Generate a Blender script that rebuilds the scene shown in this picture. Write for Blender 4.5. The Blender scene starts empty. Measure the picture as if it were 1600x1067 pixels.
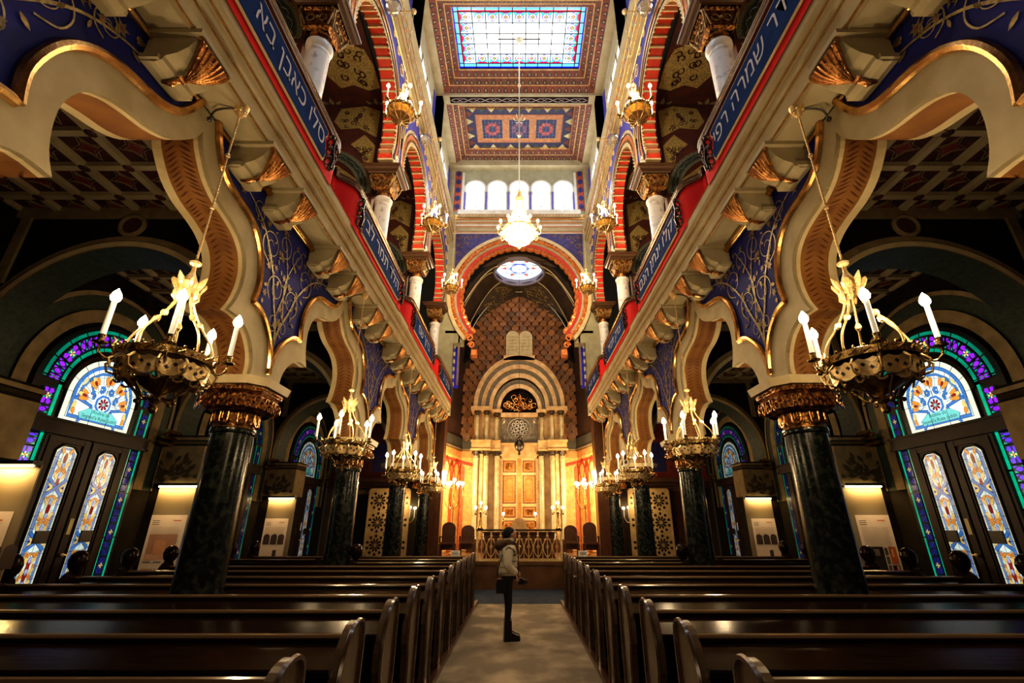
import bpy, bmesh, math, random
from mathutils import Vector, Matrix, Euler
from mathutils.geometry import tessellate_polygon
PI=math.pi; rnd=random.Random(7)
C=bpy.context.scene.collection
sc=bpy.context.scene

# ---------------------------------------------------------------- materials
def _nodes(name):
    m=bpy.data.materials.new(name); m.use_nodes=True
    nt=m.node_tree; b=nt.nodes['Principled BSDF']
    return m,nt,b
def mat(name,col,rough=.6,metal=0,col2=None,scale=4,detail=4,bump=0,bscale=30,spec=.5,coat=0,stretch=None,lo=.35,hi=.65):
    m,nt,b=_nodes(name)
    b.inputs['Base Color'].default_value=(*col,1); b.inputs['Roughness'].default_value=rough
    b.inputs['Metallic'].default_value=metal; b.inputs['Specular IOR Level'].default_value=spec
    if coat: b.inputs['Coat Weight'].default_value=coat; b.inputs['Coat Roughness'].default_value=.12
    tc=nt.nodes.new('ShaderNodeTexCoord')
    src=tc.outputs['Object']
    if stretch:
        mp=nt.nodes.new('ShaderNodeMapping'); mp.inputs['Scale'].default_value=stretch
        nt.links.new(src,mp.inputs['Vector']); src=mp.outputs['Vector']
    if col2:
        n=nt.nodes.new('ShaderNodeTexNoise'); n.inputs['Scale'].default_value=scale; n.inputs['Detail'].default_value=detail
        nt.links.new(src,n.inputs['Vector'])
        r=nt.nodes.new('ShaderNodeValToRGB'); r.color_ramp.elements[0].position=lo; r.color_ramp.elements[1].position=hi
        r.color_ramp.elements[0].color=(*col,1); r.color_ramp.elements[1].color=(*col2,1)
        nt.links.new(n.outputs['Fac'],r.inputs['Fac']); nt.links.new(r.outputs['Color'],b.inputs['Base Color'])
    if bump:
        n=nt.nodes.new('ShaderNodeTexNoise'); n.inputs['Scale'].default_value=bscale; n.inputs['Detail'].default_value=3
        nt.links.new(src,n.inputs['Vector'])
        bp=nt.nodes.new('ShaderNodeBump'); bp.inputs['Strength'].default_value=bump; bp.inputs['Distance'].default_value=.02
        nt.links.new(n.outputs['Fac'],bp.inputs['Height']); nt.links.new(bp.outputs['Normal'],b.inputs['Normal'])
    return m
def emi(name,col,strength,sampled=False):
    m,nt,b=_nodes(name)
    b.inputs['Base Color'].default_value=(*col,1)
    b.inputs['Emission Color'].default_value=(*col,1); b.inputs['Emission Strength'].default_value=strength
    m.cycles.emission_sampling='AUTO' if sampled else 'NONE'
    return m
def painted(name,rough=.6,strength=0,metal=0,mott=.25,mscale=6,spec=.4):
    """colour read from the mesh's own 'Col' attribute, with a little mottling; strength>0 makes it lit glass"""
    m,nt,b=_nodes(name)
    a=nt.nodes.new('ShaderNodeAttribute'); a.attribute_name='Col'
    n=nt.nodes.new('ShaderNodeTexNoise'); n.inputs['Scale'].default_value=mscale; n.inputs['Detail'].default_value=3
    tc=nt.nodes.new('ShaderNodeTexCoord'); nt.links.new(tc.outputs['Object'],n.inputs['Vector'])
    mr=nt.nodes.new('ShaderNodeMapRange'); mr.inputs['From Min'].default_value=.3; mr.inputs['From Max'].default_value=.7
    mr.inputs['To Min'].default_value=1-mott; mr.inputs['To Max'].default_value=1+mott
    nt.links.new(n.outputs['Fac'],mr.inputs['Value'])
    mx=nt.nodes.new('ShaderNodeVectorMath'); mx.operation='SCALE'
    nt.links.new(a.outputs['Color'],mx.inputs[0]); nt.links.new(mr.outputs['Result'],mx.inputs['Scale'])
    b.inputs['Roughness'].default_value=rough; b.inputs['Metallic'].default_value=metal; b.inputs['Specular IOR Level'].default_value=spec
    if strength:
        b.inputs['Base Color'].default_value=(.01,.01,.01,1)
        nt.links.new(mx.outputs['Vector'],b.inputs['Emission Color']); b.inputs['Emission Strength'].default_value=strength
        m.cycles.emission_sampling='AUTO' if strength>2.5 else 'NONE'
    else:
        nt.links.new(mx.outputs['Vector'],b.inputs['Base Color'])
    return m

MT={}
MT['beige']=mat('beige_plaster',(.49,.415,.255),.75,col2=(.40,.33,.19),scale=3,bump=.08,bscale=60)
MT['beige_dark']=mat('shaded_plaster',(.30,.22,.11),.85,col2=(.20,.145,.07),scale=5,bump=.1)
MT['cream']=mat('cream_paint',(.66,.55,.33),.6,col2=(.55,.44,.24),scale=4)
MT['sage']=mat('sage_plaster',(.42,.40,.26),.7,col2=(.34,.32,.20),scale=3)
MT['white']=mat('white_paint',(.75,.72,.62),.6,col2=(.65,.6,.5),scale=4)
MT['gold']=mat('gilding',(.82,.50,.20),.25,1.0,col2=(.50,.27,.09),scale=9,bump=.08,bscale=40)
MT['copper']=mat('copper_gilding',(.66,.33,.13),.24,1.0,col2=(.34,.15,.045),scale=12,bump=.3,bscale=50)
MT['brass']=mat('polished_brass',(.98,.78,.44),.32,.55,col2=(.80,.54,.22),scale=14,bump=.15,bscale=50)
MT['olive_gold']=mat('dull_gilding',(.55,.40,.17),.42,.7,col2=(.22,.14,.05),scale=14,bump=.5,bscale=45)
MT['darkgold']=mat('carved_gilding',(.42,.20,.06),.33,.85,col2=(.10,.04,.012),scale=16,bump=1.0,bscale=26,lo=.4,hi=.6)
MT['iron']=mat('wrought_iron',(.09,.08,.075),.3,.9,bump=.3)
MT['navy']=mat('blue_wall_paint',(.004,.010,.15),.7,col2=(.008,.016,.25),scale=3,bump=.05)
MT['violet']=mat('violet_wall_paint',(.05,.045,.34),.6,col2=(.09,.08,.46),scale=5)
MT['leafbrown']=mat('brown_wall_paint',(.30,.135,.032),.6,col2=(.21,.085,.02),scale=3)
MT['green_marble']=mat('dark_green_marble',(.005,.008,.006),.2,0,col2=(.05,.056,.040),scale=13,detail=9,spec=.45,coat=.08,lo=.45,hi=.78)
MT['white_marble']=mat('veined_white_marble',(.80,.77,.72),.3,0,col2=(.36,.33,.33),scale=7,detail=9,lo=.55,hi=.75)
MT['wood']=mat('dark_polished_wood',(.010,.004,.002),.17,0,col2=(.022,.009,.004),scale=5,stretch=(1,12,12),coat=0,spec=.16,bump=.02,bscale=3)
MT['brownwood']=mat('brown_wood',(.10,.035,.012),.33,0,col2=(.055,.018,.006),scale=4,stretch=(6,6,1),coat=.3)
MT['rail']=mat('rail_wood',(.13,.065,.03),.35,0,col2=(.08,.035,.015),scale=5,stretch=(8,1,8))
MT['doorwood']=mat('door_wood',(.022,.010,.005),.4,0,col2=(.012,.005,.0025),scale=4,stretch=(6,6,1),spec=.25)
MT['red']=mat('red_paint',(.80,.035,.035),.75,col2=(.68,.028,.028),scale=3,spec=.1)
MT['orange']=mat('orange_paint',(.62,.20,.05),.55,col2=(.5,.15,.03),scale=5)
MT['black']=mat('black_metal',(.012,.010,.010),.35)
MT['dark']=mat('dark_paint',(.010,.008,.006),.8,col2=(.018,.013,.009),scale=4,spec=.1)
MT['darkgreen']=mat('dark_green_paint',(.012,.022,.017),.6,col2=(.03,.045,.032),scale=16)
MT['darkred']=mat('dark_red_paint',(.10,.022,.012),.65,col2=(.05,.016,.012),scale=3,bump=.1)
MT['floor']=mat('stone_floor',(.07,.055,.04),.4,col2=(.045,.035,.025),scale=3)
MT['carpet']=mat('tan_carpet',(.50,.41,.29),.95,col2=(.27,.225,.165),scale=1.7,detail=5,bump=.4,bscale=220,spec=.1,stretch=(1,.75,1),lo=.34,hi=.56)
MT['bluecarpet']=mat('blue_grey_carpet',(.055,.07,.10),.95,col2=(.04,.05,.075),scale=5,bump=.3,bscale=200,spec=.1)
MT['candle']=mat('ivory_candle',(.85,.80,.68),.35); 
MT['candle'].node_tree.nodes['Principled BSDF'].inputs['Emission Color'].default_value=(1,.85,.6,1)
MT['candle'].node_tree.nodes['Principled BSDF'].inputs['Emission Strength'].default_value=.25  # slight glow stands in for the bulb's light on the tube
MT['bulb']=emi('lit_bulb',(1,.80,.45),38)
MT['glow']=emi('lit_globe',(1,.86,.55),14)
MT['tube']=emi('strip_lamp',(1,.78,.35),9)
MT['daylight']=emi('bright_window_glass',(.93,.97,1),7.0,True)
MT['paint']=painted('wall_painting')
MT['print']=painted('printed_panel',mott=.04)
MT['giltpaint']=painted('gilt_painting',rough=.4,metal=.35,mott=.5,mscale=20)
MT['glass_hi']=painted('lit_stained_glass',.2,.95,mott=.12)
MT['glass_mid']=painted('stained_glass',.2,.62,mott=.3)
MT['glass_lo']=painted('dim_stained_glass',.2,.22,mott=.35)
MT['glass_sky']=painted('skylight_glass',.2,2.6,mott=.08)
def clear():
    m,nt,b=_nodes('clear_glass'); b.inputs['Base Color'].default_value=(.95,.97,1,1); b.inputs['Roughness'].default_value=.03
    b.inputs['Transmission Weight'].default_value=.9; b.inputs['IOR'].default_value=1.4
    return m
MT['clear']=clear()

# ---------------------------------------------------------------- mesh builder
class MB:
    def __init__(s): s.V=[];s.F=[];s.mi=[];s.c=[];s.hasc=False
    def add(s,vs,fs,m=0,col=None):
        o=len(s.V); s.V+= [tuple(v) for v in vs]
        for f in fs: s.F.append([i+o for i in f]); s.mi.append(m); s.c.append(col or (.5,.5,.5))
        if col: s.hasc=True
        return s
    def box(s,x0,y0,z0,x1,y1,z1,m=0,col=None):
        v=[(x,y,z) for z in (z0,z1) for y in (y0,y1) for x in (x0,x1)]
        return s.add(v,[(0,1,3,2),(4,6,7,5),(0,4,5,1),(2,3,7,6),(0,2,6,4),(1,5,7,3)],m,col)
    def cbox(s,cx,cy,cz,w,d,h,m=0,col=None): return s.box(cx-w/2,cy-d/2,cz-h/2,cx+w/2,cy+d/2,cz+h/2,m,col)
    def obox(s,c,ax,ay,az,m=0,col=None):
        c=Vector(c); ax,ay,az=Vector(ax),Vector(ay),Vector(az)
        v=[c+ax*i+ay*j+az*k for k in(-1,1) for j in(-1,1) for i in(-1,1)]
        return s.add(v,[(0,1,3,2),(4,6,7,5),(0,4,5,1),(2,3,7,6),(0,2,6,4),(1,5,7,3)],m,col)
    def poly(s,pts,fn,m=0,col=None):
        """flat polygon of 2-D points, mapped to 3-D by fn(u,v)"""
        tr=tessellate_polygon([[Vector((p[0],p[1],0)) for p in pts]])
        return s.add([fn(*p) for p in pts],[tuple(t) for t in tr],m,col)
    def prism(s,pts,f0,f1,m=0,mcap=None,col=None,caps=(1,1)):
        n=len(pts); mc=m if mcap is None else mcap
        tr=tessellate_polygon([[Vector((p[0],p[1],0)) for p in pts]])
        a=[f0(*p) for p in pts]; b=[f1(*p) for p in pts]
        if caps[0]: s.add(a,[tuple(t) for t in tr],mc,col)
        if caps[1]: s.add(b,[tuple(t)[::-1] for t in tr],mc,col)
        s.add(a+b,[(i,(i+1)%n,(i+1)%n+n,i+n) for i in range(n)],m,col); return s
    def strip(s,A,B,m=0,col=None,closed=False):
        n=len(A); k=n if closed else n-1
        return s.add(list(A)+list(B),[(i,(i+1)%n,(i+1)%n+n,i+n) for i in range(k)],m,col)
    def tube(s,path,r,n=6,m=0,col=None,closed=False,flat=None):
        P=[Vector(p) for p in path]; K=len(P); vs=[]; up=None
        for i,p in enumerate(P):
            if closed: t=(P[(i+1)%K]-P[i-1])
            else: t=(P[min(i+1,K-1)]-P[max(i-1,0)])
            if t.length<1e-9: t=Vector((0,0,1))
            t.normalize()
            if up is None: up=Vector((0,0,1)) if abs(t.z)<.9 else Vector((1,0,0))
            a=t.cross(up)
            if a.length<1e-4: a=t.cross(Vector((1,0,.3)))
            a.normalize(); b=t.cross(a).normalized(); up=b.cross(t) if False else -b if (-b).dot(up)>0 else b
            rr=r[i] if hasattr(r,'__len__') else r
            for k in range(n):
                w=2*PI*k/n; vs.append(p+a*math.cos(w)*rr+b*math.sin(w)*rr)
        fs=[]
        for i in range(K if closed else K-1):
            j=(i+1)%K
            for k in range(n): fs.append((i*n+k,i*n+(k+1)%n,j*n+(k+1)%n,j*n+k))
        if not closed: fs+=[tuple(range(n))[::-1],tuple(range((K-1)*n,K*n))]
        return s.add(vs,fs,m,col)
    def lathe(s,prof,n=16,cx=0,cy=0,cz=0,m=0,col=None,rot=0,sx=1,sy=1):
        vs=[];fs=[]
        for r,z in prof:
            for k in range(n):
                w=2*PI*k/n+rot; vs.append((cx+r*math.cos(w)*sx,cy+r*math.sin(w)*sy,cz+z))
        K=len(prof)
        for i in range(K-1):
            for k in range(n): fs.append((i*n+k,i*n+(k+1)%n,(i+1)*n+(k+1)%n,(i+1)*n+k))
        fs+=[tuple(range(n))[::-1],tuple(range((K-1)*n,K*n))]
        return s.add(vs,fs,m,col)
    def ball(s,c,r,n=8,m=0,col=None,sz=1):
        k=max(4,n//2); prof=[(max(r*math.sin(PI*i/k),.0005),-r*sz*math.cos(PI*i/k)) for i in range(k+1)]
        return s.lathe(prof,n,c[0],c[1],c[2],m,col)
    def xf(s,i0,M):
        for i in range(i0,len(s.V)): s.V[i]=tuple(M@Vector(s.V[i]))
        return s
    def build(s,name,mats,parent=None,smooth=False,loc=None):
        me=bpy.data.meshes.new(name); me.from_pydata(s.V,[],s.F); me.validate(verbose=False)
        if len(me.polygons)!=len(s.F):   # validate dropped something: rebuild index lists safely
            me2=bpy.data.meshes.new(name)
            keep=[i for i,f in enumerate(s.F) if len(set(f))==len(f)]
            seen=set();k2=[]
            for i in keep:
                fz=frozenset(s.F[i])
                if fz in seen: continue
                seen.add(fz);k2.append(i)
            me2.from_pydata(s.V,[],[s.F[i] for i in k2]); s.mi=[s.mi[i] for i in k2]; s.c=[s.c[i] for i in k2]; me=me2
        if not isinstance(mats,(list,tuple)): mats=[mats]
        for mm in mats: me.materials.append(MT[mm] if isinstance(mm,str) else mm)
        me.polygons.foreach_set('material_index',s.mi)
        if s.hasc:
            ca=me.color_attributes.new('Col','FLOAT_COLOR','CORNER'); buf=[]
            for p,c in zip(me.polygons,s.c): buf+= [*c,1.0]*p.loop_total
            ca.data.foreach_set('color',buf)
        if smooth:
            me.polygons.foreach_set('use_smooth',[True]*len(me.polygons))
            try: me.set_sharp_from_angle(angle=math.radians(42))
            except Exception: pass
        me.update()
        o=bpy.data.objects.new(name,me); C.objects.link(o)
        if parent: o.parent=parent
        if loc: o.location=loc
        return o
def tag(o,label=None,cat=None,group=None,kind=None):
    if label:o['label']=label
    if cat:o['category']=cat
    if group:o['group']=group
    if kind:o['kind']=kind
    return o
def thing(name,label,cat,loc=(0,0,0),group=None,sx=1,rz=0):
    o=bpy.data.objects.new(name,None); C.objects.link(o); o.empty_display_size=.1
    o.location=loc; o.scale=(sx,1,1); o.rotation_euler=(0,0,rz)
    return tag(o,label,cat,group)
KIDS={}
def dup(root,loc,label,group=None,sx=None,rz=None):
    """copy of a thing with copies of its parts and their sub-parts (mesh data shared)"""
    def rec(o,par):
        c=o.copy(); C.objects.link(c)
        if par: c.parent=par
        for ch in list(o.children): rec(ch,c)
        return c
    r=rec(root,None); r.location=loc; r['label']=label
    if group:r['group']=group
    if sx is not None:r.scale=(sx,1,1)
    if rz is not None:r.rotation_euler=(0,0,rz)
    return r
def struct(name,mb,mats,parent=None,smooth=False,label=None,loc=None):
    o=mb.build(name,mats,parent,smooth,loc)
    if parent is None:
        o['kind']='structure'
        if label:o['label']=label
    return o
def arc(cx,cy,r,a0,a1,n,ry=None):
    ry=r if ry is None else ry
    return [(cx+r*math.cos(math.radians(a0+(a1-a0)*i/n)),cy+ry*math.sin(math.radians(a0+(a1-a0)*i/n))) for i in range(n+1)]
def smoothpath(pts,k=4):
    """Catmull-Rom through points (any dimension)"""
    out=[]; n=len(pts)
    for i in range(n-1):
        p0,p1,p2,p3=pts[max(i-1,0)],pts[i],pts[i+1],pts[min(i+2,n-1)]
        for j in range(k):
            t=j/k
            out.append(tuple(.5*(2*b+(c-a)*t+(2*a-5*b+4*c-d)*t*t+(-a+3*b-3*c+d)*t**3) for a,b,c,d in zip(p0,p1,p2,p3)))
    out.append(tuple(pts[-1])); return out
def textmesh(body,size,ax='CENTER'):
    cu=bpy.data.curves.new('lettering','FONT'); cu.body=body; cu.size=size; cu.align_x=ax; cu.align_y='CENTER'
    o=bpy.data.objects.new('lettering',cu); C.objects.link(o)
    dg=bpy.context.evaluated_depsgraph_get(); me=bpy.data.meshes.new_from_object(o.evaluated_get(dg))
    V=[tuple(v.co) for v in me.vertices]; F=[tuple(p.vertices) for p in me.polygons]
    C.objects.unlink(o); bpy.data.objects.remove(o); bpy.data.curves.remove(cu); bpy.data.meshes.remove(me)
    return V,F
def addtext(mb,body,size,fn,m=0,col=None,ax='CENTER'):
    V,F=textmesh(body,size,ax)
    mb.add([fn(v[0],v[1]) for v in V],F,m,col)
ORD=['first','second','third','fourth','fifth','sixth','seventh','eighth','ninth','tenth','eleventh','twelfth','thirteenth']
SIDE={1:'right',-1:'left'}
BAYC=[3.72,7.97,12.22,16.47]          # centres of the bays along the nave
COLD=[5.85,10.10,14.35,18.45]         # the columns between them
HB=2.125
MT['boardblue']=mat('board_blue',(.012,.035,.15),.85,col2=(.016,.05,.19),scale=5,spec=.05)
MT['voussoir']=mat('voussoir_red',(.80,.075,.03),.45,col2=(.62,.045,.02),scale=5)
MT['pewend']=mat('lit_brown_wood',(.13,.085,.045),.3,0,col2=(.075,.045,.022),scale=4,stretch=(1,8,1),coat=.3)  # lighter than the pew wood: chandelier light is put into the colour
MT['letter']=mat('letter_paint',(.52,.52,.58),.6)
MT['sagegrey']=mat('dark_sage_paint',(.075,.07,.05),.7)
MT['silver']=mat('silvered_metal',(.75,.68,.58),.3,1)
MT['orangegilt']=mat('orange_gilt',(.72,.36,.10),.35,.5,col2=(.55,.24,.06),scale=10)
MT['maroon']=mat('maroon_paint',(.16,.03,.02),.5)
MT['darkgold2']=mat('amber_gilt',(.62,.28,.07),.35,.6,col2=(.40,.16,.04),scale=20,bump=.4)
MT['paper']=mat('white_card',(.7,.68,.62),.6)
MT['cofferred']=mat('coffer_red_ornament',(.17,.018,.018),.6)
MT['rodpale']=mat('pale_brass_rod',(.9,.78,.5),.3,.6)
MT['latticegold']=mat('pale_gilt_board',(.62,.46,.24),.45,.2,col2=(.50,.34,.16),scale=6)
MT['cornerblue']=mat('corner_blue_paint',(.045,.04,.17),.65,col2=(.09,.08,.26),scale=6)
MT['deepred']=mat('deep_red_paint',(.50,.035,.018),.5,col2=(.38,.025,.012),scale=4)
MT['stencil']=mat('olive_stencil_paint',(.075,.06,.035),.8)
MT['doorgilt']=mat('door_gilding',(.85,.60,.30),.45,.15,col2=(.74,.48,.20),scale=12)
# ================================================================ lower arcade
IN=[(0,5.60),(.07,5.44),(.27,5.22),(.5,5.10),(.75,5.04),(.95,4.97),(1.12,4.84),(1.21,4.65),(1.22,4.45),(1.17,4.22),(1.08,4.05)]
IN2=[(1.08,4.05),(1.32,4.05),(1.56,3.94),(1.72,3.76),(1.77,3.57),(1.75,3.38)]
inner=smoothpath(IN,3)+smoothpath(IN2,3)[1:]
OUT1=[(.12,5.86),(.20,5.68),(.33,5.48),(.52,5.36),(.75,5.31),(.97,5.27),(1.17,5.18),(1.34,5.01),(1.44,4.79),(1.48,4.55),(1.44,4.32)]
OUT2=[(1.44,4.32),(1.60,4.30),(1.76,4.22),(1.94,4.05),(2.06,3.84),(2.12,3.58)]
outer=smoothpath(OUT1,3)+smoothpath(OUT2,3)[1:]
XF,XB=3.33,3.87
def arch_bay():
    """one bay of the arcade in local coordinates: x = distance from the nave axis, y = along the nave, z = height"""
    r=thing('arcade_arch','x','arch')
    face=MB(); soff=MB()
    for s in (1,-1):
        I=[(s*t,h) for t,h in inner]; O=[(s*t,h) for t,h in outer]
        pol=I+[(s*1.75,3.38),(s*2.125,3.38),(s*2.125,3.5)]+O[::-1]+[(0,5.86)]
        q=[];
        for p in pol:
            if not q or (abs(p[0]-q[-1][0])+abs(p[1]-q[-1][1]))>1e-4:q.append(p)
        face.prism(q,lambda u,v:(XF,u,v),lambda u,v:(XF+.05,u,v),caps=(1,0))
        # soffit of the arch: pale borders, brown leaf-painted middle
        for x0,x1,m in ((XF,XF+.10,0),(XF+.10,XB-.10,1),(XB-.10,XB,0)):
            soff.strip([(x0,u,v) for u,v in I],[(x1,u,v) for u,v in I],m)
        # painted chevron leaves up the middle
        L=0
        for i in range(len(I)-1):
            a=Vector((I[i][0],I[i][1])); b=Vector((I[i+1][0],I[i+1][1])); d=(b-a); ln=d.length
            if ln<1e-4: continue
            d/=ln; nrm=Vector((d.y,-d.x))*s*-.004
            if (s>0): nrm=Vector((-d.y,d.x))*-.004
            k=0; L+=ln
            m=max(1,round(ln/.058))
            for j in range(m):
                p=a+d*ln*(j+.5)/m
                for sg in (-1,1):
                    for off,len_ in ((.012,.135),):
                        pts=[]
                        for (w,t) in ((0,0),(.45*len_,.028),(len_,.085),(.55*len_,.062)):
                            q=p+d*t*.9
                            pts.append((XF+.27+sg*(off+w),q.x+nrm.x,q.y+nrm.y))
                        soff.add(pts,[(0,1,2,3)],2)
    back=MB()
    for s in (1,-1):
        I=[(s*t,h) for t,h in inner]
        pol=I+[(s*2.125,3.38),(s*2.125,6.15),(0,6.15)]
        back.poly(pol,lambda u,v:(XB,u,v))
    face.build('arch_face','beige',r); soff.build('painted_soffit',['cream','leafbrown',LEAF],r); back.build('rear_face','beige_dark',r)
    tr=MB(); 
    for s in (1,-1):
        for P,rr in ((smoothpath(OUT1,3),.045),(smoothpath(OUT2,3),.042)):
            tr.tube([(XF-.012,s*(t+.02),h+.02) for t,h in P],rr,8)
    tr.build('gilded_moulding','gold',r,True)
    return r
LEAF=mat('leaf_ornament',(.10,.03,.006),.6)
def spandrel():
    """blue painted wall between two arches, centred on a column axis"""
    r=thing('painted_spandrel','x','wall painting')
    b=MB(); pol=[]
    O=[(HB-t,h) for t,h in outer]      # far side (towards +y): y from column axis
    for s in (1,-1):
        P=[(s*y,h) for y,h in O]
        pl=P+[(0,3.58),(0,5.88),(s*(HB-.12),5.88)]
        b.poly(pl,lambda u,v:(XF+.012,u,v),0)
    b.build('blue_ground','navy',r)
    v=MB(); g=lambda u,w:(XF-.002,u,w)
    def vine(pts,w0=.016,col=(.40,.33,.17)):
        p=smoothpath(pts,6); n=len(p); A=[];B=[]
        for i,(x,y) in enumerate(p):
            x2,y2=p[min(i+1,n-1)]; x1,y1=p[max(i-1,0)]; dx,dy=x2-x1,y2-y1; l=math.hypot(dx,dy) or 1
            w=w0*(1-.65*i/n); A.append(g(x-dy/l*w,y+dx/l*w)); B.append(g(x+dy/l*w,y-dx/l*w))
        v.strip(A,B,0,col)
    def inside(x,y):
        t=HB-abs(x)
        lim=max([h for (tt,h) in outer if abs(tt-t)<.12] or [3.6])
        return y>lim+.12 and y<5.76
    def spiral(cx,cy,r0,a0,turn,sg):
        pts=[]
        for i in range(14):
            a=math.radians(a0+sg*turn*i/13); rr=r0*(1-.8*i/13); pts.append((cx+rr*math.cos(a),cy+rr*math.sin(a)))
        vine(pts,.008)
        return pts
    def leaf(x,y,a,l=.11,w=.035,col=(.50,.42,.20)):
        pts=[]
        for t,ww in ((0,0),(.3,.8),(.6,1),(.85,.5),(1.0,0),(.85,-.5),(.6,-1),(.3,-.8)):
            pts.append((x+math.cos(a)*l*t-math.sin(a)*w*ww,y+math.sin(a)*l*t+math.cos(a)*w*ww))
        if all(inside(px,py) for px,py in pts): v.poly(pts,g,0,col)
    def star(x,y,r,col):
        pts=[]
        for i in range(12):
            rr=r if i%2==0 else r*.42; pts.append((x+rr*math.cos(PI*i/6+.3),y+rr*math.sin(PI*i/6+.3)))
        if all(inside(px,py) for px,py in pts):
            v.poly(pts,lambda u,w:(XF,u,w),0,col); pts=[(x+(px-x)*.35,y+(py-y)*.35) for px,py in pts]; v.poly(pts,g,0,(.35,.10,.05))
    R=random.Random(3)
    for sg in (1,-1):
        vine([(0,3.75),(.03*sg,4.2),(.22*sg,4.6),(.38*sg,4.95),(.72*sg,5.35),(1.1*sg,5.55),(1.5*sg,5.62)],.022)
        spiral(sg*.22,4.75,.22,-60 if sg>0 else 240,560,sg)
        spiral(sg*.52,5.25,.24,-90,600,sg); spiral(sg*.95,5.52,.15,-90,560,-sg); spiral(sg*.14,4.30,.13,-90,500,-sg)
        spiral(sg*.20,5.45,.19,-90,520,-sg)
        vine([(.1*sg,4.4),(-.02*sg,4.9),(.1*sg,5.3),(.3*sg,5.66)],.014)
    for i in range(260):
        x=R.uniform(-1.7,1.7); y=R.uniform(3.9,5.75)
        if not inside(x,y): continue
        if i%4==0: star(x,y,R.uniform(.05,.085),(.24,.20,.14))
        else: leaf(x,y,R.uniform(0,6.28),R.uniform(.06,.12),R.uniform(.014,.026),(.20,.16,.09) if i%3 else (.36,.27,.10))
    v.build('gilt_vines','giltpaint',r)
    m=MB(); m.tube([(XF-.03,-1.0,5.83),(XF-.03,1.0,5.83)],.055,10)
    for s in (1,-1): m.tube([(XF-.01,s*1.0,5.83),(XF-.01,s*1.62,5.83),(XF-.01,s*1.98,5.83)],.03,6)
    m.build('gilded_rod','gold',r,True)
    return r
base=arch_bay(); sp=spandrel(); first=True
for s in (1,-1):
    for i,c in enumerate([-.53]+BAYC):
        lab='trefoil ogee arch on the %s side, %s bay'%(SIDE[s],['behind-camera','nearest','second','third','farthest'][i])
        if i==0: lab='trefoil ogee arch nearest the entrance on the %s side, only its edge in view'%SIDE[s]
        if first: base.location=(0,c,0); base.scale=(s,1,1); base['label']=lab; first=False; base['group']='lobed arches of the lower arcade'
        else: dup(base,(0,c,0),lab,sx=s)
first=True
for s in (1,-1):
    for i,c in enumerate([1.6]+COLD[:-1]):
        lab='blue spandrel with gilt vines on the %s side, above the %s column'%(SIDE[s],['out-of-view','nearest','second','third'][i])
        if i==0: lab='blue spandrel with large gilt vines at the upper %s corner of the view'%SIDE[s]
        if first: sp.location=(0,c,0); sp.scale=(s,1,1); sp['label']=lab; sp['group']='blue painted spandrels'; first=False
        else: dup(sp,(0,c,0),lab,sx=s)

# ---------------------------------------------------------------- columns of green marble
def column():
    r=thing('marble_column','x','column')
    MB().lathe([(.34,0),(.34,.12),(.30,.14),(.32,.2),(.27,.27),(.25,.3)],24).build('base','green_marble',r,True)
    MB().lathe([(.262,.3),(.262,.9),(.235,2.80),(.255,2.81),(.262,2.84),(.255,2.87)],28).build('shaft','green_marble',r,True)
    cap=MB()
    cap.lathe([(.225,2.87),(.24,2.93),(.25,3.06),(.33,3.09)],24)
    # octagonal carved block
    oc=[(.40,.24),(.24,.40),(-.24,.40),(-.40,.24),(-.40,-.24),(-.24,-.40),(.24,-.40),(.40,-.24)]
    def ring(k,z): return [(x*k,y*k,z) for x,y in oc]
    for (k0,z0),(k1,z1) in zip([(.8,3.06),(.92,3.10),(.95,3.25),(.9,3.28),(1.02,3.30)],[(.92,3.10),(.95,3.25),(.9,3.28),(1.02,3.30),(1.02,3.36)]):
        cap.strip(ring(k0,z0),ring(k1,z1),closed=True)
    cp=cap.build('capital','darkgold',r)
    orn=MB()
    for k in range(8):
        a=PI/4*k; ca,sa=math.cos(a),math.sin(a); R0=.445 if k%2 else .39
        def P(u,v,o=0): return ((R0+o)*ca-u*sa,(R0+o)*sa+u*ca,v)
        for sx in (-1,1):   # interlaced scrolls on each face
            for jj in range(3):
                cx=sx*(.03+.05*jj); cz=3.17+(.03 if jj%2 else -.03)
                orn.tube([P(cx+.032*math.cos(t*PI/5),cz+.045*math.sin(t*PI/5)) for t in range(10)],.012,5,closed=True)
        orn.ball(P(0,3.17,.01),.022,6)
        for jj in range(-3,4): orn.ball(P(jj*.045,3.325,.02),.013,6)
        # U-shaped tongue on the neck
        b=a
        def Q(u,v,R1=.262): 
            w=b+u/R1; return (R1*math.cos(w),R1*math.sin(w),v)
        pts=[Q(-.05,3.07),Q(-.05,2.96),Q(-.035,2.92),Q(0,2.905),Q(.035,2.92),Q(.05,2.96),Q(.05,3.07)]
        orn.tube(smoothpath(pts,2),.013,6); orn.tube([Q(-.018,3.07),Q(-.018,2.97),Q(.018,2.97),Q(.018,3.07)],.006,5)
    orn.build('carved_ornament','copper',cp,True)
    ab=MB(); oc2=[(.46,.27),(.30,.44),(-.30,.44),(-.46,.27),(-.46,-.27),(-.30,-.44),(.30,-.44),(.46,-.27)]
    ab.prism(oc2,lambda x,y:(x,y,3.36),lambda x,y:(x*1.06,y*1.06,3.46)); ab.build('abacus','cream',r)
    return r
col=column(); first=True
nm=['nearest','second nearest','third from the camera','farthest, beside the sanctuary opening,']
for s in (1,-1):
    for i,D in enumerate(COLD):
        lab='dark green marble column with gilded capital, %s of the %s row'%(nm[i],SIDE[s])
        if first: col.location=(s*3.6,D,0); col['label']=lab; col['group']='green marble columns of the lower arcade'; first=False
        else: dup(col,(s*3.6,D,0),lab)

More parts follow.
